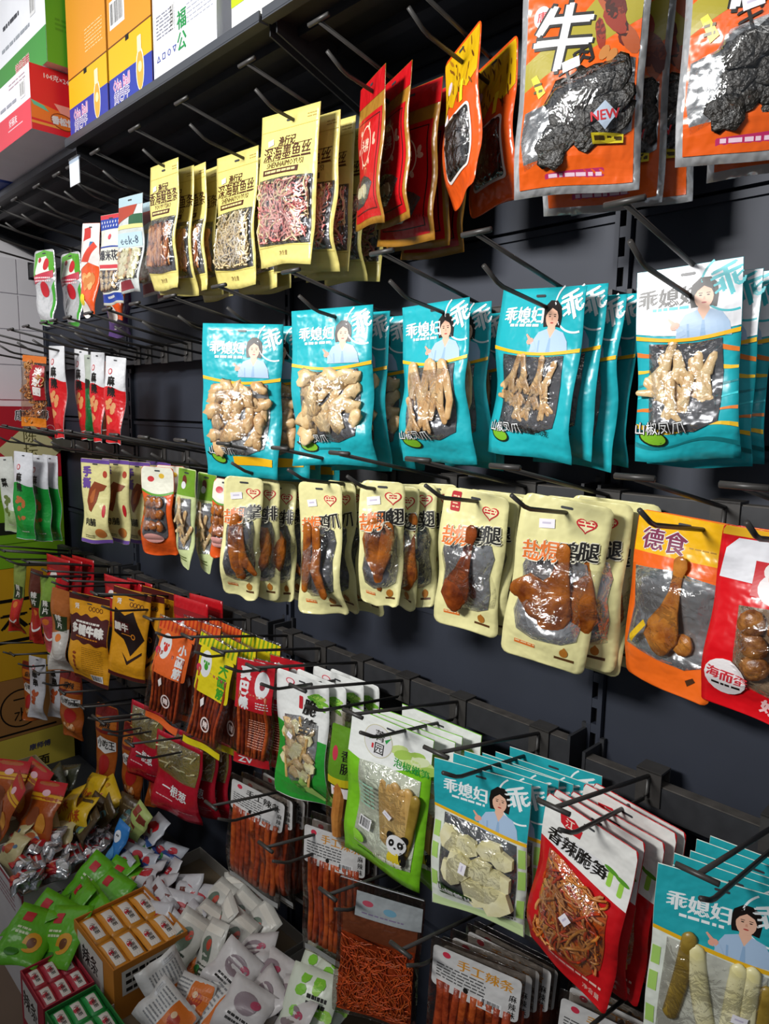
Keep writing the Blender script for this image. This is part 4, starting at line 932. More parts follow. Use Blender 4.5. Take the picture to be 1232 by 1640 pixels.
# third row: cream bags of salt-baked meat
c_th = [cream('thigh', '盐焗鸡腿', 61, .15, .28), cream('thigh', '盐焗鸡腿', 62, .145, .28)]
c_lg = [cream('leg', '盐焗鸭腿', 63, .135, .25, tab=True), cream('leg', '盐焗鸭腿', 64, .14, .29, tab=True)]
c_wg = [cream('wing', '盐焗鸭翅', 65, .09, .235), cream('wing', '盐焗鸡翅', 66, .105, .235), cream('leg2', '盐焗鸡翅', 67, .105, .235)]
c_n2 = [cream('neck2', '盐焗鸡爪', 68, .12, .287), cream('neck2', '盐焗鸡爪', 69, .125, .285)]
c_n1 = [cream('neck', '盐焗鸭掌', 70, .09, .277), cream('flat', '盐焗鸡排', 71, .107, .275), cream('flat', '盐焗鸡排', 72, .107, .275)]
stack([drum_yellow(73)], 'drumstick_bag', 'yellow and orange bag with one golden drumstick', -.439, 1.055, -.150, .153, .272, -5, 3, 2, .03, .01, 3, -.412)
stack([egg_red(74)], 'braised_egg_bag', 'red and white bag of dark braised eggs', -.300, 1.02, -.152, .140, .262, 5, 4, 2, .035, 0, 3, -.285)
stack(c_th, 'chicken_leg_bag', 'cream bag with a broad roast chicken thigh', -.604, 1.0, -.137, .146, .278, 18, 7, 4, .03, .012, 3, -.606)
stack(c_lg, 'duck_leg_bag', 'cream bag with red tab and slender duck leg', -.776, .985, -.139, .132, .255, 8, 5, 4, .03, 0, 3, -.774)
stack(c_wg, 'chicken_wing_bag', 'cream bag with a folded roast wing', -.95, .925, -.131, .088, .238, 30, 1, 5, .032, .006, 3, -.964)
stack(c_n2, 'duck_neck_bag', 'cream bag with paired brown chicken feet', -1.165, .95, -.153, .118, .285, 10, -1, 4, .035, 0, 3, -1.14)
stack(c_n1, 'duck_neck_bag', 'cream bag with a narrow brown neck piece', -1.35, .885, -.152, .092, .277, 35, 3, 4, .035, .008, 3, -1.342)
# third row, far part
stack([orangechick(75, .075, .19)], 'chicken_snack_bag', 'small orange bag half hidden beside the cream bags', -1.53, .95, -.175, .066, .2, 25, 6, 2, .05, -.02, 3, -1.53)
stack([greenfoot(76)], 'chicken_feet_bag', 'narrow pale green bag with one whitish chicken foot', -1.715, .95, -.161, .07, .27, 13, 5, 2, .05, .03, 3, -1.715)
stack([orangechick(77)], 'chicken_chunk_bag', 'orange and cream bag of glossy brown chicken chunks', -1.885, .95, -.168, .118, .255, 20, 1, 2, .05, -.03, 3, -1.885)
stack([purple(78), purple(79)], 'jerky_bag', 'cream bag with purple ends and jerky picture', -2.234, .92, -.166, .110, .268, 26, 2, 4, .055, .01, 3, -2.2)
stack([slim('#e3e5ea', '#1f9a3c', 80, .10, .32, .36, '#c2703a', True, '麻辣')], 'snack_pouch', 'white and green slim bag with crumb picture', -2.83, .90, -.175, .10, .33, 22, 3, 3, .05, .0, 3, -2.79)
stack([slim('#d9dcd4', '#a9c08a', 81, .08, .28, .7, '#6a7a3a', False, '菜')], 'snack_pouch', 'white vegetable snack bag leaning beside the green slim bags', -2.98, .88, -.2, .075, .29, 30, -4, 1, .05, 0, 3, -2.96)
# second row, far part
stack([ringsnack(82)], 'onion_ring_bag', 'clear orange bag of curled ring crackers', -2.66, .90, .168, .10, .25, 30, 5, 1, .04, 0, 2, -2.67)
rw = slim('#e4e5e8', '#cf1a1f', 83, .09, .29, .36, '#d8945a', True, '麻辣')
stack([rw], 'snack_pouch', 'white and red slim bag beside the ring crackers', -2.535, .93, .195, .085, .31, 14, 2, 2, .07, .03, 2, -2.52)
stack([slim('#b9c2b4', '#14602a', 84, .06, .28, .3, '#3a5a2a', False, '椒')], 'snack_pouch', 'narrow dark green bag between the white and red bags', -2.42, .99, .165, .05, .28, 10, 2)
stack([slim('#7a3a1c', '#5a2818', 85, .065, .24, .3, '#8a4a2a', False, '片')], 'snack_pouch', 'narrow brown bag between white and red bags', -2.40, 1.03, .145, .075, .25, 10, 2, 1, .04, 0, 2, -2.36)
stack([rw], 'snack_pouch', 'white and red slim bag right of the brown one', -2.325, .98, .168, .07, .288, 14, 4, 1, .04, 0, 2, -2.28)
stack([rw], 'snack_pouch', 'widest white and red slim bag at the row end', -2.19, .98, .148, .085, .268, 20, 6, 1, .04, 0, 2, -2.17)

# top row
q_p = [squid('pink', '深海墨鱼丝', 'SHENHAIMOYUSI', 91), squid('pink', '深海墨鱼丝', 'SHENHAIMOYUSI', 92)]
q_c = [squid('cream', '深海鱿鱼丝', 'SHENHAIYOUYUSI', 93, .175)]
q_s = [squid('strip', '香海鱿鱼条', 'YOUYUTIAO', 94, .165), squid('strip', '香海鱿鱼条', 'YOUYUTIAO', 95, .15)]
stack(q_p, 'squid_snack_bag', 'pale yellow bag of pink shredded squid', -1.25, .940, .597, .188, .30, 2, 5, 5, .034, .006, 1, -1.24)
stack(q_c, 'squid_snack_bag', 'pale yellow bag of cream shredded squid', -1.515, .985, .588, .172, .303, 0, 3, 3, .035, .006, 1, -1.489)
stack(q_s, 'squid_snack_bag', 'pale yellow bag of tan squid strips', -1.715, .906, .590, .165, .298, -4, 5, 5, .034, .010, 1, -1.711)
stack([nutbag(96)], 'dried_fruit_bag', 'grey and blue bag of dried fruit slices', -1.93, .92, .557, .135, .25, 2, 4, 3, .05, 0, 1, -1.937)
stack([popcorn(97)], 'popcorn_bag', 'blue and white bag of popcorn', -2.055, .92, .532, .105, .245, 8, 3, 1, .04, 0, 1, -2.1)
stack([crisp(98)], 'crisp_bag', 'orange and white bag of crisps with yellow star', -2.19, .92, .530, .11, .265, 4, 8, 2, .06, .03, 1, -2.2)
stack([strawberry(99)], 'candy_bag', 'green and silver bag with strawberry picture', -2.575, .92, .508, .115, .245, 14, 2, 2, .06, .03, 1, -2.56)
pu = slim('#6a4a8a', '#4a2a6a', 100, .12, .26, .5, '#d8d0e0', False, '梅')
stack([pu], 'snack_pouch', 'purple bag mostly hidden behind the orange crisps', -2.30, 1.04, .505, .13, .285, 8, 0)
rf = [redfish(101, .19, .255), redfish(102, .16, .27), redfish(103)]
stack(rf, 'dried_fish_bag', 'red and gold bag of dried fish', -1.03, .962, .600, .175, .255, -28, 8, 2, .032, .02, 1, -1.025)
stack(rf[1:], 'dried_fish_bag', 'straight red and gold fish bag behind the turned pair', -.995, 1.03, .592, .175, .275, -8, 5, 3, .035, -.004)
stack([jerky(104), jerky(105)], 'jerky_bag', 'yellow to orange bag with black window of jerky', -.838, .984, .604, .147, .247, -27, -3, 2, .046, .03, 1, -.832)
bf = [beef(106), beef(107)]
stack(bf, 'beef_jerky_bag', 'silver edged orange bag of dried beef', -.588, .95, .618, .180, .305, 16, 1, 3, .05, .008, 1, -.60)
stack(bf[::-1], 'beef_jerky_bag', 'orange dried beef bag above the white chicken feet bag', -.352, .95, .612, .172, .305, 18, 0, 2, .06, .008, 1, -.36)

# fourth row
stack([bamboo_white(111), bamboo_white(112)], 'bamboo_shoot_bag', 'white and green bag of crisp bamboo shoots', -1.27, .985, -.615, .167, .311, 8, 1, 4, .032, .02, 4, -1.24)
stack([sausage(113)], 'sausage_bag', 'clear slim bag with brown sausage and green label', -1.12, .985, -.655, .075, .31, 15, 3, 2, .035, .0, 4, -1.085)
stack([panda_bag(114), panda_bag(115)], 'bamboo_shoot_bag', 'lime green bag of bamboo sticks with panda', -.955, .965, -.617, .202, .329, 10, 4, 4, .032, .012, 4, -.922)
tb = [turq_bamboo(116, .182, .285), turq_bamboo(117, .175, .285)]
stack(tb, 'bamboo_slice_bag', 'turquoise topped bag of pale bamboo slices', -.718, .950, -.620, .182, .286, 15, 0, 6, .025, .010, 4, -.72, jy=2)
stack([red_bamboo(118), red_bamboo(119)], 'spicy_bamboo_bag', 'red bag of orange chilli bamboo shreds', -.508, .955, -.622, .168, .296, -5, 7, 5, .028, .004, 4, -.50, jy=3)
stack([turq_bamboo(120, .17, .305, 0, True)], 'bamboo_stalk_bag', 'turquoise topped bag of whole bamboo stalks', -.322, .990, -.645, .172, .305, 20, 1, 6, .022, .004, 4, -.30, jy=2)
v3 = spicy('#bb1a26', '真巴辣', 121, '#8a2030', .12, .27); v2 = spicy('#dcca1e', '大面筋', 122, '#3f9a2a'); v1 = spicy('#e0652a', '小面筋', 123, '#d03020')
stack([v3], 'spicy_strip_bag', 'clear bag of red strips with red label', -1.405, .95, -.607, .115, .275, 22, 4, 3, .045, .01, 4, -1.38)
stack([v2], 'spicy_strip_bag', 'clear bag of brown strips with yellow label', -1.535, .93, -.579, .14, .33, 13, 14, 3, .05, .02, 4, -1.52)
stack([v1], 'spicy_strip_bag', 'clear bag of brown strips with orange label', -1.745, .93, -.583, .134, .325, 22, 14, 3, .05, .02, 4, -1.72)
stack([plainred(124)], 'snack_pouch', 'bright red bag behind the orange label bag', -1.86, 1.03, -.56, .15, .3, 10, 3, 2, .05)
stack([brownyellow(125)], 'beef_snack_bag', 'mustard and maroon bag with white lettering', -2.275, .90, -.607, .173, .304, 22, 3, 1, .05, 0, 4, -2.28)
stack([brownyellow(126, .15, .3, True)], 'beef_snack_bag', 'mustard and black bag with chevrons', -2.11, .97, -.572, .145, .298, 24, 8, 3, .045, .012, 4, -2.06)
stack([plainred(127)], 'snack_pouch', 'crumpled red bag behind the mustard bag', -2.36, 1.03, -.585, .14, .2, 12, 4, 3, .035, .03, 4, -2.46)
stack([plainred(128)], 'snack_pouch', 'dull red bag at the far end of the fourth row', -2.76, .98, -.57, .15, .25, 12, 4, 3, .035, .03, 4, -2.66)
ss = [slimspicy(129), slimspicy(130, .07, .28, '#5a2a1c', '#a8241c'), slimspicy(131, .08, .29, '#7a9a3a', '#b5404a'), slimspicy(132, .08, .29, '#a8602a', '#c9c4bc')]
for i, (x, y, z, w, h, rl, ds) in enumerate([(-2.93, .90, -.613, .06, .29, 10, 'green and red'), (-2.78, .91, -.612, .065, .29, 6, 'dark brown and red'), (-2.64, .90, -.612, .075, .29, 3, 'green and pink'), (-2.46, .88, -.62, .085, .30, 6, 'tan and white')]):
    stack([ss[i]], 'spicy_snack_bag', 'narrow twisted %s spicy snack bag in the fourth row' % ds, x, y, z, w, h, 24, rl, 1, .04, 0, 4 if i in (0, 2) else None, x)
# bottom row
ch = [chunk(133), chunk(134)]
for i, (x, y, z, w, h, ds) in enumerate([(-3.04, .95, -1.05, .09, .26, 'by the end wall cartons'), (-2.60, .95, -.965, .11, .27, 'beside the white pouches'), (-2.36, .98, -1.03, .10, .34, 'below the mustard bag'), (-2.20, 1.0, -1.05, .085, .30, 'next to the spring onion bags'), (-2.09, 1.04, -1.05, .08, .28, 'furthest back')]):
    stack([ch[i % 2]], 'spicy_snack_bag', 'brown and orange spicy bag %s' % ds, x, y, z, w, h, 22, 3 + i, 1, .04, 0, 5, x)
stack([slim('#c9c8cc', '#c2c2c6', 135, .09, .26, .95, '#b5522a', True, '串串')], 'snack_pouch', 'plain white pouch with small red stamp', -2.89, .93, -.985, .085, .26, 24, 4, 2, .05, .03, 5, -2.86)
on = onion(136)
stack([on], 'spring_onion_cracker_bag', 'crimson spring onion cracker bag', -1.87, .99, -.985, .19, .26, 15, 7, 3, .04, .01, 5, -1.86)
stack([on], 'spring_onion_cracker_bag', 'crimson spring onion cracker bag below the orange label strips', -2.07, .99, -.945, .15, .26, 15, 6, 1, .04, 0, 5, -2.05)
hm = [handmade(138), handmade(140)]
stack(hm, 'spicy_strip_bag', 'clear bag of handmade strips with black title', -1.49, 1.01, -.985, .20, .325, 13, 5, 5, .018, .004, 5, -1.425)
stack([handmade(141)], 'spicy_strip_bag', 'clear bag of handmade strips behind the orange shred bag', -1.15, .985, -.935, .17, .351, 20, 1, 3, .025, 0, 5, -1.20)
stack([handmade(142, .185, .312, True)], 'shredded_snack_bag', 'clear zip bag of fine orange shreds', -.935, .925, -.943, .183, .312, 26, 3, 1, .03, 0, 5, -.99)
stack([handmade(143), handmade(145)], 'spicy_strip_bag', 'clear bag of thick strips with orange title', -.700, .935, -.955, .178, .32, 18, 3, 5, .025, .004, 5, -.79)
stack([handmade(147)], 'spicy_strip_bag', 'clear handmade strip bag under the red bamboo bag', -.50, 1.04, -1.0, .17, .31, 15, 3, 3, .025, 0, 5, -.49)
# empty hooks
for r, xs, txt in ((1, (-2.36, -2.72, -2.90, -3.08), 'empty dark wire hook in the far part of the top row'), (2, (-1.56, -1.74, -1.90, -2.02), 'empty dark wire hook in the second row beyond the turquoise bags'), (2, (-2.86, -3.02), 'empty dark wire hook in the second row by the end wall'),
                   (3, (-2.05, -2.40, -2.56), 'empty dark wire hook in the far part of the third row'), (4, (-2.9, -3.05), 'empty dark wire hook in the fourth row by the end wall')):
    for k, x in enumerate(sorted(xs)): hook(x, r, '%s, %s from left' % (txt, (['first'] + ORD[1:])[k]), group=txt)
# one hook of the top row carries a blank price card
e = empty('price_card', (-2.06, .828, .645 + CZ), 'blank pale grey price card clipped to a top row hook', 'card')
m = MB(); m.box(-.032, .032, -.004, -.002, -.055, .012, ink('#cfd6dd')); m.build('card', e)
m = MB(); m.box(-.032, .032, -.006, .0, .004, .016, film('#dfe6ee', .1, .1, 0, 10)); m.build('card_sleeve', e)
# ------------------------------------------------------------------ cartons
class Face(Sheet):
    maxl = 10
    def __init__(s, o, ex, ey, w, h):
        s.o, s.ex, s.ey, s.w, s.h = Vector(o), Vector(ex), Vector(ey), w, h; s.n = -s.ex.cross(s.ey); s.parts = {}
    def part(s, n):
        if n not in s.parts: s.parts[n] = MB()
        return s.parts[n]
    def P(s, x, y, off=0.0): return s.o + s.ex * x + s.ey * y + s.n * off
def carton(name, label, x0, x1, y0, y1, z0, z1, col, top=None, cat='carton', paint=None, flaps=True):
    """closed cardboard carton: body, top flaps with a gap between them, printed faces"""
    e = empty(name, ((x0 + x1) / 2, (y0 + y1) / 2, z0 + CZ), label, cat)
    w, d, h = x1 - x0, y1 - y0, z1 - z0; C = matte(col, .55, .04, 8)
    m = MB(); m.box(-w / 2, w / 2, -d / 2, d / 2, 0, h - .003, C); bd = m.build('body', e)
    T = matte(top, .55) if top else C
    if flaps:
        m = MB(); m.box(-w / 2, w / 2, -d / 2, -.001, h - .003, h, T); m.build('flap', e)
        m = MB(); m.box(-w / 2, w / 2, .001, d / 2, h - .003, h, T); m.build('flap', e)
    F = {'front': Face((-w / 2, -d / 2, h), (1, 0, 0), (0, 0, -1), w, h), 'side': Face((w / 2, -d / 2, h), (0, 1, 0), (0, 0, -1), d, h)}
    if paint: paint(F)
    for f in F.values():
        for n, mb in f.parts.items():
            o = mb.build(n, bd); o['kind'] = 'stuff'
    return e
cw = ink('#f2efe6')
def p_oba(bar):
    def f(F):
        a = F['front']; H = a.h; v = lambda z: 1 - z / H
        a.rect(0, v(.072), 1, 1, ink('#2c3c9a'), 1); a.rect(0, v(.146), 1, v(.072), ink('#e2ad1c'), 1); a.rect(0, v(.149), 1, v(.145), ink('#6a3a10'), 2); a.rect(.42, v(.149), .50, v(.135), BLACK, 3)
        a.rect(0, 0, 1, v(.149), ink('#d8902c'), 1)
        a.text('Oba Ball', .30, v(.050), .038, ink('#f2eef4'), 4, .09, 0, .72); a.text('Oba Ball', .30, v(.050), .038, ink('#b54a8a'), 6, .015, 0, .72)
        a.text('黄巴牛', .30, v(.020), .030, ink('#f2eef4'), 4, .08); a.text('黄巴牛', .30, v(.020), .030, ink('#4a3a8a'), 6, .01)
        a.ell(.74, v(.050), .021, .048, ink('#f0ece0'), 4); a.ell(.74, v(.048), .018, .044, ink('#e0a040'), 5); a.rect(.69, v(.125), .78, v(.088), ink('#ead9b0'), 6, .004); a.ell(.74, v(.055), .010, .012, ink('#e8d9a0'), 6)
        if bar: a.barcode(.06, v(.25), .42, v(.185), 3, 12)
        else:
            a.lines(.48, v(.24), .92, 7, .022, ink('#e8c890'), 3, .3, 5)
        b = F['side']; b.rect(0, v(.072), 1, 1, ink('#2c3c9a'), 1); b.rect(0, v(.149), 1, v(.072), ink('#d6a01c'), 1)
    return f
carton('snack_carton', 'orange and blue ice drink carton, left of the pair', -2.182, -1.932, .868, 1.14, .752, 1.15, '#d8902c', paint=p_oba(False))
carton('snack_carton', 'orange and blue ice drink carton with barcode, beside the white carton', -1.920, -1.688, .868, 1.14, .752, 1.15, '#d8902c', paint=p_oba(True))
def p_white(F):
    a = F['front']; a.text('福公', .48, .80, .042, ink('#2a8a4a'), 3, .03, 0, 1, True)
    for k, s in enumerate('△□○▽'): a.text(s, .09 + .09 * k, .88, .018, ink('#3a4a9a'), 3, .03)
    a.lines(.06, .62, .34, 7, .022, ink('#8a8c98'), 3, .35, 6); a.barcode(.30, .60, .37, .76, 3, 8); a.lines(.56, .62, .95, 7, .026, ink('#b9bcc8'), 3, .3, 8)
    a.rect(.015, 0, .02, 1, ink('#c9ccd4'), 2)
carton('white_carton', 'white carton with green vertical characters on the top shelf', -1.680, -1.405, .868, 1.14, .752, 1.10, '#e3e4ec', paint=p_white)
def p_lime(F):
    a = F['front']; a.rect(0, 0, 1, .62, ink('#b5c81c'), 1); a.lines(.1, .3, .8, 3, .08, ink('#e8e8d0'), 2, .3, 3)
carton('lime_carton', 'white and lime carton at the end of the top shelf cartons', -1.375, -1.12, .885, 1.14, .752, .90, '#d9dad8', paint=p_lime)
def p_red(F):
    a = F['front']; a.rect(0, .53, 1, 1, ink('#d63a4a'), 1); a.barcode(.86, .18, .93, .44, 3, 8); a.lines(.4, .36, .82, 1, .1, ink('#9a9ca8'), 3, .5, 4); a.lines(.7, .08, .96, 2, .06, ink('#c0a8b0'), 3, .3, 4)
    a.text('好丽友', .74, .68, .024, ink('#f0d8dc'), 3, .03); a.text('呗', .42, .75, .05, ink('#f4ecec'), 3, .08); a.rect(.66, .78, .88, .80, ink('#e8b0b8'), 3)
    b = F['side']; b.rect(0, 0, 1, 1, ink('#d9222c'), 1); b.text('104克×24(盒)', .25, .13, .018, ink('#f4d8d4'), 4, .03); b.poly([(0, .55), (.2, .62), (.5, .6), (.55, .85), (.0, .82)], ink('#e8762a'), 2); b.poly([(.18, .52), (.34, .52), (.30, .68), (.24, .68)], ink('#f0a090'), 3)
    b.ell(.25, .78, .036, .022, ink('#8a3a1c'), 4, 8); b.ell(.25, .78, .033, .019, ink('#e0782a'), 5, 8); b.text('香松饼', .25, .775, .022, WHITE, 6, .08); b.poly([(0, .55), (.10, .60), (.14, .68), (.02, .62)], ink('#5ac0a0'), 5); b.rect(0, .86, 1, .90, ink('#e89a3a'), 3)
carton('cake_carton', 'red and white pastry carton overhanging the top shelf', -2.80, -2.232, .78, 1.13, .765, .938, '#e9e6ee', paint=p_red)
def p_green(F):
    a = F['front']; H = a.h; v = lambda z: 1 - z / H
    a.rect(0, v(.095), 1, 1, ink('#3f8f3a'), 1); a.text('OO', .12, v(.028), .03, ink('#f0d8dc'), 3, .06); a.text('涂层蛋糕', .52, v(.05), .03, ink('#e8d8d0'), 3, .12); a.text('涂层蛋糕', .52, v(.05), .03, ink('#b5303a'), 4, .03)
    a.barcode(.72, v(.21), .82, v(.15), 3, 8); a.lines(.1, v(.14), .7, 1, .06, ink('#9aa0a8'), 3, .5, 5); a.lines(.15, v(.20), .5, 1, .06, ink('#3a3c44'), 3, .6, 9)
    b = F['side']; b.rect(0, 0, 1, 1, ink('#4f9f22'), 1); b.poly([(.12, v(.24)), (.2, v(.25)), (.32, v(.22)), (.24, v(.16)), (.16, v(.18))], ink('#b5703a'), 3); b.lines(.08, v(.12), .35, 3, .04, ink('#3f8a1c'), 3, .5, 3)
carton('cake_carton', 'green and white pastry carton stacked on the red one', -2.60, -2.195, .817, 1.13, .940, 1.25, '#e6e8ee', paint=p_green)
def p_yel(F):
    a = F['front']; a.rect(0, .0, 1, .25, ink('#2a5aa8'), 1); a.rect(0, .55, 1, .75, ink('#c2303a'), 1); a.text('面', .9, .65, .04, WHITE, 3, .06)
carton('snack_carton', 'yellow, red and blue carton left of the green one', -3.02, -2.63, .84, 1.13, .94, 1.3, '#d9a83a', paint=p_yel)
def p_blue(F):
    a = F['front']; a.rect(0, 0, 1, .25, ink('#d8481c'), 1); a.ring(.8, .6, .016, .016, .003, ink('#c9d0e8'), 3); a.lines(.3, .5, .65, 2, .2, ink('#c9d0e8'), 3, .4, 3)
carton('small_carton', 'small blue box with orange top under the red carton', -3.10, -2.82, .87, 1.0, .762, .83, '#2c4a9a', paint=p_blue)

# cartons stacked against the end wall, faces towards the camera
X1 = -3.19
def p_noodle(F):
    b = F['side']; b.text('康师傅', .80, .12, .045, ink('#f4ecec'), 4, .09); b.text('康师傅', .80, .12, .045, BLACK, 5, .01)
    b.poly([(.78, .22), (1.02, .60), (.78, 1.0), (.54, .60)], ink('#d9cf9a'), 3); b.text('陈坛', .78, .52, .06, ink('#5a5226'), 4, .0, 0, 1, True); b.ring(.93, .32, .02, .02, .003, ink('#e89a9a'), 3)
    b.ell(.68, .78, .02, .012, ink('#3a7a3a'), 4); b.ell(.73, .82, .02, .012, ink('#c2402a'), 5)
def p_lg(F):
    b = F['side']; b.rect(0, .24, 1, .245, ink('#5a8a1c'), 2); b.rect(.5, .48, .86, .62, ink('#20281a'), 2); b.text('香菇', .74, .55, .04, ink('#e0e0d8'), 4, .05); b.rect(0, .72, 1, .728, ink('#4a7a14'), 2)
def p_ykb(F):
    b = F['side']; b.text('大工', .80, .45, .10, BLACK, 3, .05, 0, 1.1); b.rect(.45, .27, 1, .30, BLACK, 2); b.rect(.5, .64, .98, .67, BLACK, 2)
def p_kraft(F):
    b = F['side']; b.ring(.66, .52, .085, .085, .006, ink('#1c1510'), 2, 20, 330); b.text('一水', .66, .5, .065, ink('#1c1510'), 3, .0, 0, 1, True); b.rect(.45, .92, .9, .95, ink('#1c1510'), 2)
def p_y2(F):
    b = F['side']; b.text('康师傅', .76, .20, .03, ink('#4a4a6a'), 3, .04); b.text('面', .78, .42, .05, ink('#3a321c'), 3, .05); b.ring(.60, .40, .02, .02, .003, ink('#c2503a'), 3)
carton('noodle_carton', 'bright red carton with beige diamond on the end wall stack', -3.39, X1, .62, 1.165, -.305, -.01, '#c01c2c', paint=p_noodle)
carton('vegetable_carton', 'bright lime green carton below the red one', -3.39, X1, .62, 1.165, -.68, -.307, '#7fb81c', paint=p_lg)
carton('snack_carton', 'golden carton with black brush strokes below the green one', -3.39, X1, .58, 1.10, -1.16, -.682, '#d9a416', paint=p_ykb)
carton('kraft_carton', 'brown kraft carton with a black ring', -3.39, X1, .56, 1.15, -1.42, -1.162, '#a8753f', paint=p_kraft)
carton('noodle_carton', 'pale yellow carton at the bottom of the end wall stack', -3.39, X1, .55, 1.165, -1.75, -1.422, '#d8c24a', paint=p_y2)

# ------------------------------------------------------------------ floor cartons and loose packets
m = MB(); m.box(-3.17, .32, .88, W - .025, 0, .17, matte('#26282c', .6)); d = m.build('base_deck'); tag(d, 'low dark steel deck along the foot of the shelving', 'deck')
def tray(name, label, x0, x1, y0, y1, z0, z1, col, floor=.10, paint=None):
    """open carton"""
    e = empty(name, ((x0 + x1) / 2, (y0 + y1) / 2, z0 + CZ), label, 'carton'); w, d, h = (x1 - x0) / 2, (y1 - y0) / 2, z1 - z0; t = .003; C = matte(col, .6, .05, 8)
    for a in ((-w, w, -d, -d + t), (-w, w, d - t, d), (-w, -w + t, -d + t, d - t), (w - t, w, -d + t, d - t)):
        m = MB(); m.box(*a, 0, h, C); m.build('side_panel', e)
    m = MB(); m.box(-w + t, w - t, -d + t, d - t, 0, h - floor, matte('#8a7a62', .8)); m.build('inner_floor', e)
    F = {'front': Face((-w, -d, h), (1, 0, 0), (0, 0, -1), 2 * w, h), 'side': Face((w, -d, h), (0, 1, 0), (0, 0, -1), 2 * d, h)}
    if paint: paint(F)
    for f in F.values():
        for n, mb in f.parts.items():
            o = mb.build(n, e); o['kind'] = 'stuff'
    return e
FL = -1.75
def p_c1(F):
    a, b = F['front'], F['side']; a.rect(0, .0, 1, .03, ink('#a83a4a'), 2); a.lines(.2, .1, .8, 4, .04, ink('#b08a90'), 2, .4, 2); b.rect(0, 0, .02, 1, ink('#b04a5a'), 2); b.lines(.35, .10, .6, 3, .03, ink('#4a3a3a'), 2, .4, 3)
tray('candy_carton', 'white carton heaped with silver and red candy', -2.37, -2.065, .585, .865, FL, -1.40, '#cfcccc', .06, p_c1)
tray('candy_carton', 'low white carton of green sunflower seed packets', -2.05, -1.82, .59, .875, FL, -1.45, '#c2bfb8', .06)
tray('candy_carton', 'carton of crinkled packets at the foot of the wall panels', -2.05, -1.74, .90, 1.15, -1.575, -1.49, '#a8a49c', .04)
tray('candy_carton', 'carton of white packets with red ovals', -1.72, -1.46, .885, 1.15, -1.575, -1.49, '#a8a49c', .04)
tray('candy_carton', 'carton of white and dark green packets', -1.44, -1.10, .885, 1.15, -1.575, -1.49, '#a8a49c', .04)
tray('candy_carton', 'carton of white and orange packets nearest the camera', -1.54, -1.10, .60, .86, FL, -1.42, '#b0a89c', .05)
tray('candy_carton', 'carton of packets in the far corner by the end wall', -2.80, -2.385, .62, .875, FL, -1.34, '#9a8a6a', .06)
def box_of(name, label, x0, x1, y0, y1, ztop, col, pcol, nx, ny, plabel):
    def pp(F):
        F['front'].rect(.1, .08, .75, .75, ink('#d8d4cc'), 2); F['front'].text('辣条', .42, .36, .05, BLACK, 3, .03); F['side'].rect(.1, .1, .9, .5, ink('#d8d4cc'), 2); F['side'].lines(.15, .16, .85, 3, .12, BLACK, 3, .5, 5)
    tray(name, label, x0, x1, y0, y1, ztop - .16, ztop, col, .022, pp)
    m = MB(); m.box(x0 + .01, x1 - .01, y0 + .01, y1 - .01, FL + CZ, ztop - .161 + CZ, matte('#8a6a4a', .7)); s = m.build('support_carton'); tag(s, 'plain brown carton under the ' + label, 'carton')
    pw = (x1 - x0 - .01) / nx; pd = (y1 - y0 - .01) / ny
    b = Bag(pd * 1.0, pw * .97, .016, 7, .02, .02, .001, 0, .0, 0, 0, 6, 8); b.pouch(plast(pcol, .35)); b.rect(.22, .12, .78, .88, ink('#e2ddd4'), 2); b.text('小面筋', .5, .55, pd * .30, BLACK, 3, .04, 90); b.ell(.38, .5, .006, .010, ink('#c22a3a'), 3); b.done()
    for i in range(nx):
        for j in range(ny):
            o = place(b, 'snack_packet', '%s, %s from the aisle, %s column' % (plabel, ('first', 'second', 'third', 'fourth')[j], ('left', 'right')[i]), 'packet', (x0 + .005 + pw * i, y0 + .005 + pd * (j + .5), ztop - .010), None, None, 90, 0, -88 + (i + j) % 3, plabel)
box_of('snack_box', 'orange box of small wrapped snack packets', -1.775, -1.535, .625, .82, -1.33, '#c27a26', '#d08a24', 2, 4, 'orange packet with white label in the orange box')
box_of('snack_box', 'red box of small wrapped snack packets', -1.775, -1.615, .49, .61, -1.40, '#a8283a', '#b5303f', 2, 3, 'red packet with white label in the red box')
box_of('snack_box', 'green box of small wrapped snack packets', -1.605, -1.445, .49, .61, -1.40, '#1f7a36', '#2a9a48', 2, 3, 'green packet with white label in the green box')
def pk(w, h, col, fn, seed, th=.022):
    b = Bag(w, h, th, seed, .04, .04, .006, 0, .05, 0, .02, 8, 8); b.pouch(col); fn(b); return b.done()
def f_sr(b): b.rect(.05, .1, .6, .9, ink('#b5202c'), 2); b.ell(.35, .5, .016, .014, ink('#c85a3a'), 3); b.lines(.3, .25, .9, 1, .15, WHITE, 4, .5, 1); b.ell(.8, .5, .01, .01, ink('#e8e4e4'), 3)
def f_gs(b): b.ell(.65, .62, .026, .026, ink('#d89a1c'), 2, n=14); b.ell(.65, .62, .013, .013, ink('#6a3a14'), 3); b.rect(.2, .15, .42, .32, ink('#c2242c'), 2, .003); b.lines(.2, .42, .5, 2, .07, ink('#d8e8b8'), 3, .5, 2); b.ell(.35, .8, .02, .012, ink('#2f7a14'), 2)
def f_wr(b): b.ell(.62, .52, .032, .017, ink('#b5202c'), 2, 12); b.lines(.5, .45, .78, 1, .14, ink('#e8d0d0'), 3, .5, 2); b.rect(.12, .2, .26, .42, ink('#6a2a1c'), 2); b.rect(.14, .6, .3, .8, ink('#7a3a20'), 2); b.ell(.4, .78, .012, .008, ink('#d89a6a'), 2)
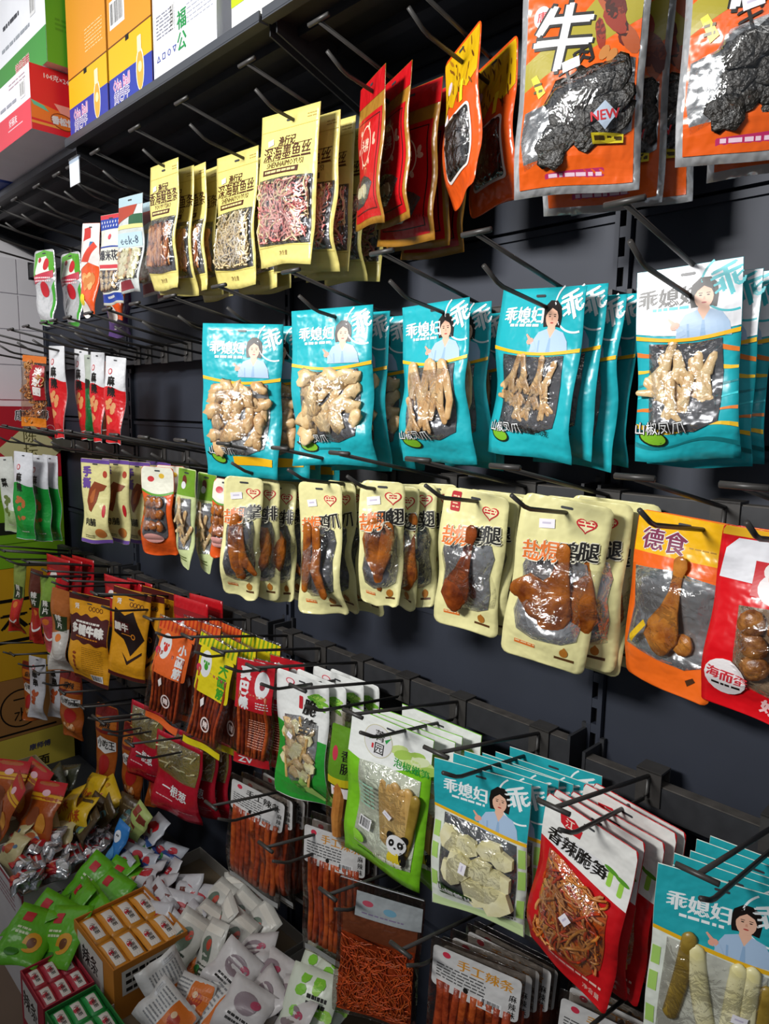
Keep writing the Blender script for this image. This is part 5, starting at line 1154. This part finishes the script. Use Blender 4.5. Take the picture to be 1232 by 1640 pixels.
def f_bw(b): b.band(lambda u: .3 + .2 * u, lambda u: .5 + .2 * u, ink('#2a4a8a'), 2); b.ell(.6, .35, .02, .012, ink('#b5303a'), 3); b.ell(.3, .7, .018, .012, ink('#3a8a4a'), 3); b.lines(.2, .8, .8, 1, .1, ink('#6a7a9a'), 3, .5, 2)
def f_wg(b): b.rect(.1, .1, .9, .22, ink('#e0dcd0'), 2); b.ell(.5, .5, .02, .03, ink('#5a6a5a'), 2); b.ell(.6, .4, .008, .012, ink('#b5402a'), 3); b.lines(.2, .7, .8, 3, .07, ink('#2a3a2c'), 3, .5, 3); b.ell(.3, .82, .014, .01, ink('#2a7a3c'), 3)
def f_gw(b): b.ell(.5, .4, .03, .02, ink('#8a7a80'), 2); b.ell(.7, .35, .012, .008, ink('#a8405a'), 3); b.lines(.25, .66, .7, 2, .09, BLACK, 3, .5, 5)
def f_ow(b): b.rect(.52, .06, .97, .94, ink('#d8701c'), 2, .006); b.ell(.72, .45, .018, .018, ink('#b53a1c'), 3); b.ell(.76, .62, .010, .010, ink('#f0e0d0'), 4); b.ell(.66, .35, .008, .008, ink('#e8c8a0'), 4); b.barcode(.06, .1, .14, .42, 3, 6); b.lines(.17, .12, .48, 9, .08, ink('#8a8c8e'), 3, .4, 4)
def f_gn(b):
    rnd = random.Random(3)
    for k in range(14): b.ell(rnd.uniform(.1, .9), rnd.uniform(.1, .9), .012, .009, ink(('#7ac02a', '#9ad04a')[k % 2]), 2, 40 * k, 8)
    b.lines(.45, .30, .85, 2, .08, BLACK, 3, .6, 6); b.lines(.2, .75, .8, 2, .08, ink('#2a2c2a'), 3, .4, 4)
def f_nd(b): b.rect(0, 0, 1, .22, ink('#b5141c'), 2); b.rect(0, .24, 1, .30, ink('#d8a01c'), 2); b.rect(0, .32, 1, .36, ink('#d8a01c'), 2); b.ell(.5, .22, .018, .010, ink('#e8b8c0'), 3); b.ell(.4, .65, .03, .03, ink('#8a4a2c'), 2); b.ell(.7, .75, .02, .03, ink('#d8902c'), 3)
def f_ye(b): b.text('小米', .5, .68, .034, ink('#b5401c'), 3, .05); b.ell(.3, .25, .008, .008, ink('#c88a1c'), 2)
def f_ol(b): b.ell(.5, .5, .012, .03, ink('#4a6a6a'), 2, 20); b.ell(.6, .6, .008, .01, ink('#8a9a4a'), 3); b.lines(.2, .2, .8, 1, .1, ink('#7a6a4a'), 3, .4, 3)
def f_dk(b): b.ell(.5, .5, .02, .02, ink('#8a8a5a'), 2); b.ell(.6, .3, .012, .01, ink('#d0d0c0'), 3)
def f_lg(b): b.rect(.1, .1, .45, .35, ink('#8a3a2c'), 2, .002); b.rect(.5, .2, .9, .42, ink('#7a3424'), 2, .002); b.rect(.2, .55, .6, .75, ink('#8a3a2c'), 2, .002)
def f_bl(b): b.ell(.5, .32, .016, .018, ink('#dfe4ea'), 2); b.ell(.5, .7, .02, .02, ink('#5aa0d8'), 2); b.ell(.46, .3, .003, .003, BLACK, 3, n=8); b.ell(.55, .3, .003, .003, BLACK, 3, n=8)
def f_rb(b): b.ell(.45, .45, .03, .02, ink('#c21c28'), 2, -20); b.ell(.6, .4, .022, .016, ink('#c21c28'), 3, -20); b.ell(.55, .55, .012, .008, ink('#e4e0e0'), 4); b.band(.78, .92, ink('#2a5a9a'), 2)
def f_yp(b): b.ell(.5, .5, .016, .016, ink('#b5602c'), 2); b.ell(.7, .4, .008, .006, ink('#4a6a8a'), 3); b.ell(.3, .6, .01, .008, ink('#b5404a'), 3)
PK = {'sr': (.085, .062, plast('#b9babc', .2, .9, .7), f_sr, 'silver and red candy packet heaped in the white carton'), 'gs': (.13, .155, plast('#5fae1c', .28), f_gs, 'lime green sunflower seed packet in the low white carton'),
      'wr': (.125, .085, plast('#c4c3c6', .3), f_wr, 'white packet with red oval piled by the wall panels'), 'bw': (.11, .075, plast('#b5bac2', .28), f_bw, 'silvery packet with blue stripe behind the green packets'),
      'wg': (.085, .13, plast('#c6c4bb', .32), f_wg, 'off-white upright packet with dark green print'), 'gw': (.11, .10, plast('#c9c4c2', .32), f_gw, 'pale packet with mauve picture near the hanging strip bags'),
      'ow': (.15, .11, plast('#d2d0cc', .32), f_ow, 'white packet with orange panel beside the green box'), 'gn': (.10, .13, plast('#cfd6c4', .32), f_gn, 'white packet with lime green leaves under the orange shred bag'),
      'nd': (.14, .17, plast('#a8501c', .3), f_nd, 'red and gold noodle packet in the far corner carton'), 'ye': (.13, .10, plast('#d8b01c', .32), f_ye, 'bright yellow packet with orange characters'),
      'ol': (.08, .12, plast('#4a3a22', .3), f_ol, 'dark olive upright packet behind the candy heap'), 'dk': (.13, .11, plast('#3a3c2c', .25), f_dk, 'dark green glossy packet beside the yellow packets'),
      'lg': (.09, .11, plast('#a8b86a', .4), f_lg, 'pale green packet with brown squares'), 'bl': (.075, .13, plast('#2f7ac0', .35), f_bl, 'blue packet standing with white patch on top'), 'rb': (.13, .10, plast('#b9bcc2', .28), f_rb, 'silver packet with large red emblem and blue stripe'),
      'yp': (.10, .09, plast('#c9bd8a', .32), f_yp, 'pale yellow crumpled packet in the far corner carton')}
PROT = {}
PACKS = [
    ('sr', -2.074, 0.631, -1.365, 0.95, -35, -38, -4) ,
    ('sr', -2.169, 0.847, -1.33, 1.04, -28, -59, -9) ,
    ('sr', -2.073, 0.615, -1.365, 0.9, 43, -72, 12) ,
    ('sr', -2.091, 0.781, -1.36, 0.93, 13, -68, 14) ,
    ('sr', -2.079, 0.798, -1.366, 1.0, 17, -58, -13) ,
    ('sr', -2.075, 0.69, -1.366, 1.08, 37, -60, -8) ,
    ('sr', -2.139, 0.831, -1.341, 1.07, 35, -58, -3) ,
    ('sr', -2.116, 0.738, -1.348, 0.89, -19, -72, -18) ,
    ('sr', -2.128, 0.604, -1.339, 0.92, 3, -56, -6) ,
    ('sr', -2.093, 0.836, -1.36, 0.95, -30, -63, -9) ,
    ('sr', -2.149, 0.688, -1.333, 0.93, 6, -76, -16) ,
    ('sr', -2.085, 0.593, -1.359, 1.04, 12, -46, -7) ,
    ('sr', -2.112, 0.63, -1.347, 0.86, 20, -75, 18) ,
    ('sr', -2.185, 0.803, -1.322, 0.85, -21, -78, 11) ,
    ('sr', -2.174, 0.712, -1.323, 1.01, 32, -48, -12) ,
    ('sr', -2.08, 0.684, -1.363, 0.95, 46, -50, -20) ,
    ('sr', -2.079, 0.587, -1.362, 1.05, -14, -48, -16) ,
    ('sr', -2.121, 0.844, -1.349, 0.9, -44, -37, -13) ,
    ('sr', -2.084, 0.746, -1.363, 0.86, -1, -46, 20) ,
    ('sr', -2.119, 0.619, -1.344, 1.04, -9, -79, -1) ,
    ('sr', -2.107, 0.644, -1.349, 0.86, -8, -46, 16) ,
    ('sr', -2.128, 0.805, -1.345, 0.86, -25, -46, -12) ,
    ('sr', -2.161, 0.661, -1.327, 0.89, -45, -77, 3) ,
    ('sr', -2.119, 0.846, -1.35, 1.08, 15, -71, 10) ,
    ('sr', -2.075, 0.695, -1.365, 0.9, 37, -75, 17) ,
    ('sr', -2.137, 0.679, -1.337, 1.05, 14, -72, 1) ,
    ('gs', -1.877, 0.583, -1.38, 1, 20, -61, 6) ,
    ('gs', -1.852, 0.543, -1.38, 1, 40, -71, 13) ,
    ('gs', -1.906, 0.66, -1.38, 1, -10, -54, -13) ,
    ('gs', -1.938, 0.742, -1.38, 1, 15, -54, 14) ,
    ('gs', -1.95, 0.812, -1.38, 1, -20, -61, -14) ,
    ('gs', -1.802, 0.596, -1.38, 1, 30, -55, -11) ,
    ('gs', -1.833, 0.665, -1.38, 1, 0, -54, 5) ,
    ('gs', -1.926, 0.584, -1.38, 1, -30, -76, -10) ,
    ('gs', -1.867, 0.74, -1.38, 1, 10, -62, 2) ,
    ('gs', -1.876, 0.789, -1.38, 1, 25, -59, 13) ,
    ('wr', -1.789, 0.861, -1.36, 1, 10, -63, -25) ,
    ('wr', -1.829, 0.921, -1.36, 1, -15, -42, -24) ,
    ('wr', -1.728, 0.906, -1.36, 1, 20, -44, -19) ,
    ('wr', -1.71, 0.83, -1.36, 1, 0, -46, 14) ,
    ('wr', -1.664, 0.862, -1.36, 1, 30, -44, 3) ,
    ('wr', -1.682, 0.789, -1.36, 1, 15, -44, -15) ,
    ('wr', -1.614, 0.862, -1.36, 1, -10, -50, -8) ,
    ('wr', -1.615, 0.808, -1.36, 1, 5, -43, 14) ,
    ('wr', -1.769, 0.804, -1.36, 1, -25, -56, 1) ,
    ('wr', -1.866, 0.86, -1.36, 1, 20, -69, -23) ,
    ('wr', -1.669, 0.912, -1.36, 1, 35, -52, -1) ,
    ('bw', -2.027, 0.888, -1.36, 1, 10, -49, 5) ,
    ('bw', -2.012, 0.952, -1.36, 1, -20, -71, -7) ,
    ('bw', -1.954, 0.874, -1.36, 1, 20, -52, 1) ,
    ('bw', -1.939, 0.936, -1.36, 1, 5, -75, 17) ,
    ('bw', -1.907, 0.88, -1.36, 1, 0, -50, -21) ,
    ('bw', -1.898, 0.957, -1.36, 1, 15, -59, -6) ,
    ('bw', -1.951, 0.833, -1.36, 1, -10, -51, -9) ,
    ('wg', -1.611, 0.936, -1.36, 1.1, 0, -58, -1) ,
    ('wg', -1.604, 0.982, -1.36, 1.1, 20, -36, -20) ,
    ('wg', -1.549, 0.862, -1.36, 1.1, 10, -62, 6) ,
    ('wg', -1.536, 0.91, -1.36, 1.1, -20, -38, 1) ,
    ('wg', -1.506, 0.959, -1.36, 1.1, 10, -52, 18) ,
    ('wg', -1.541, 1.012, -1.36, 1.1, 30, -42, -22) ,
    ('wg', -1.479, 0.84, -1.36, 1.1, 0, -39, -15) ,
    ('wg', -1.449, 0.903, -1.36, 1.1, 15, -56, 17) ,
    ('wg', -1.439, 0.963, -1.36, 1.1, -10, -52, 15) ,
    ('wg', -1.531, 0.816, -1.36, 1.1, 25, -60, 19) ,
    ('gw', -1.386, 0.908, -1.36, 1.1, 30, -65, -18) ,
    ('gw', -1.304, 0.907, -1.36, 1.1, 0, -55, -8) ,
    ('gw', -1.356, 0.852, -1.36, 1.1, 15, -54, 20) ,
    ('gw', -1.223, 0.885, -1.36, 1.1, 10, -49, -25) ,
    ('gw', -1.253, 0.853, -1.36, 1.1, -15, -61, 2) ,
    ('gw', -1.248, 0.808, -1.36, 1.1, 20, -55, 11) ,
    ('gw', -1.164, 0.859, -1.36, 1.1, 0, -55, -21) ,
    ('ow', -1.444, 0.737, -1.4, 0.95, 25, -60, 60) ,
    ('ow', -1.476, 0.837, -1.4, 0.7, 10, -48, -30) ,
    ('ow', -1.523, 0.802, -1.4, 0.7, -10, -58, 20) ,
    ('ow', -1.376, 0.856, -1.4, 0.8, 5, -50, 10) ,
    ('ow', -1.412, 0.749, -1.4, 0.9, 15, -45, -5) ,
    ('ow', -1.334, 0.778, -1.4, 1.15, 0, -52, 2) ,
    ('ow', -1.331, 0.889, -1.4, 0.75, 0, -51, 15) ,
    ('ow', -1.393, 0.691, -1.4, 0.9, 10, -53, 20) ,
    ('gn', -1.194, 0.964, -1.34, 1.3, 10, -45, -6) ,
    ('gn', -1.126, 0.955, -1.34, 1.3, 0, -45, 12) ,
    ('gn', -1.138, 0.892, -1.34, 1.3, 20, -45, -1) ,
    ('gn', -1.193, 0.992, -1.34, 1.3, -10, -45, 12) ,
    ('nd', -2.395, 0.719, -1.26, 1, 10, -39, 7) ,
    ('nd', -2.336, 0.644, -1.26, 1, -10, -29, 2) ,
    ('nd', -2.251, 0.709, -1.26, 1, 20, -36, -7) ,
    ('nd', -2.465, 0.673, -1.26, 1, 30, -30, -3) ,
    ('ye', -2.305, 0.887, -1.28, 1, 0, -42, -15) ,
    ('ye', -2.271, 0.792, -1.28, 1, 15, -52, -30) ,
    ('ye', -2.201, 0.896, -1.28, 1, -10, -53, 20) ,
    ('ye', -2.189, 0.8, -1.28, 1, 10, -52, -20) ,
    ('ol', -2.18, 0.806, -1.3, 1, 0, -24, -20) ,
    ('ol', -2.171, 0.842, -1.3, 1, 10, -36, 10) ,
    ('ol', -2.11, 0.856, -1.3, 1, -10, -22, 30) ,
    ('ol', -2.135, 0.908, -1.3, 1, 0, -33, -10) ,
    ('ol', -2.08, 0.914, -1.3, 1, 20, -28, 10) ,
    ('ol', -2.116, 0.8, -1.3, 1, -15, -33, 0) ,
    ('dk', -2.381, 0.824, -1.26, 1, 10, -40, -20) ,
    ('dk', -2.34, 0.779, -1.26, 1, -10, -40, 20) ,
    ('lg', -2.018, 0.92, -1.3, 1, 0, -30, 15) ,
    ('bl', -2.014, 0.849, -1.33, 1, 0, -25, 0) ,
    ('rb', -2.008, 0.962, -1.33, 1, -10, -50, -10) ,
    ('yp', -2.275, 0.649, -1.33, 1, 0, -43, -16) ,
    ('yp', -2.208, 0.672, -1.33, 1, 20, -47, 17) ,
    ('yp', -2.234, 0.718, -1.33, 1, -15, -51, 6) ,
    ('yp', -2.203, 0.608, -1.33, 1, 10, -48, -8) ,
    ('yp', -2.19, 0.741, -1.33, 1, 30, -55, -19) ,
]
NTH = ('lowest', 'second lowest', 'third lowest', 'fourth lowest', 'fifth lowest', 'sixth lowest', 'seventh lowest', 'eighth lowest', 'ninth lowest', 'tenth lowest', 'eleventh lowest', 'twelfth lowest')
_cm = SC.camera.matrix_world.inverted()
def down(q): p = _cm @ Vector((q[1], q[2], q[3] + CZ)); return p.y / p.z       # larger is lower in view
RANK = {}
for t in PK:
    ids = sorted((i for i, q in enumerate(PACKS) if q[0] == t), key=lambda i: -down(PACKS[i]))
    for k, i in enumerate(ids): RANK[i] = '' if len(ids) == 1 or len(ids) > 12 else ', %s of them' % NTH[k]
for i, (t, x, y, z, s, yw, ln, rl) in enumerate(PACKS):
    w, h, col, fn, lab = PK[t]
    if (t, i % 2) not in PROT: PROT[(t, i % 2)] = pk(w, h, col, fn, 200 + i)
    b = PROT[(t, i % 2)]; a = R_(ln); hy, hz = h * s / 2 * abs(sin(a)), h * s / 2 * cos(a)
    place(b, 'snack_packet', lab + RANK[i], 'packet', (x + hy * sin(R_(yw)) * -1, y + hy * cos(R_(yw)), z + hz), w * s, h * s, yw, rl, ln, lab)
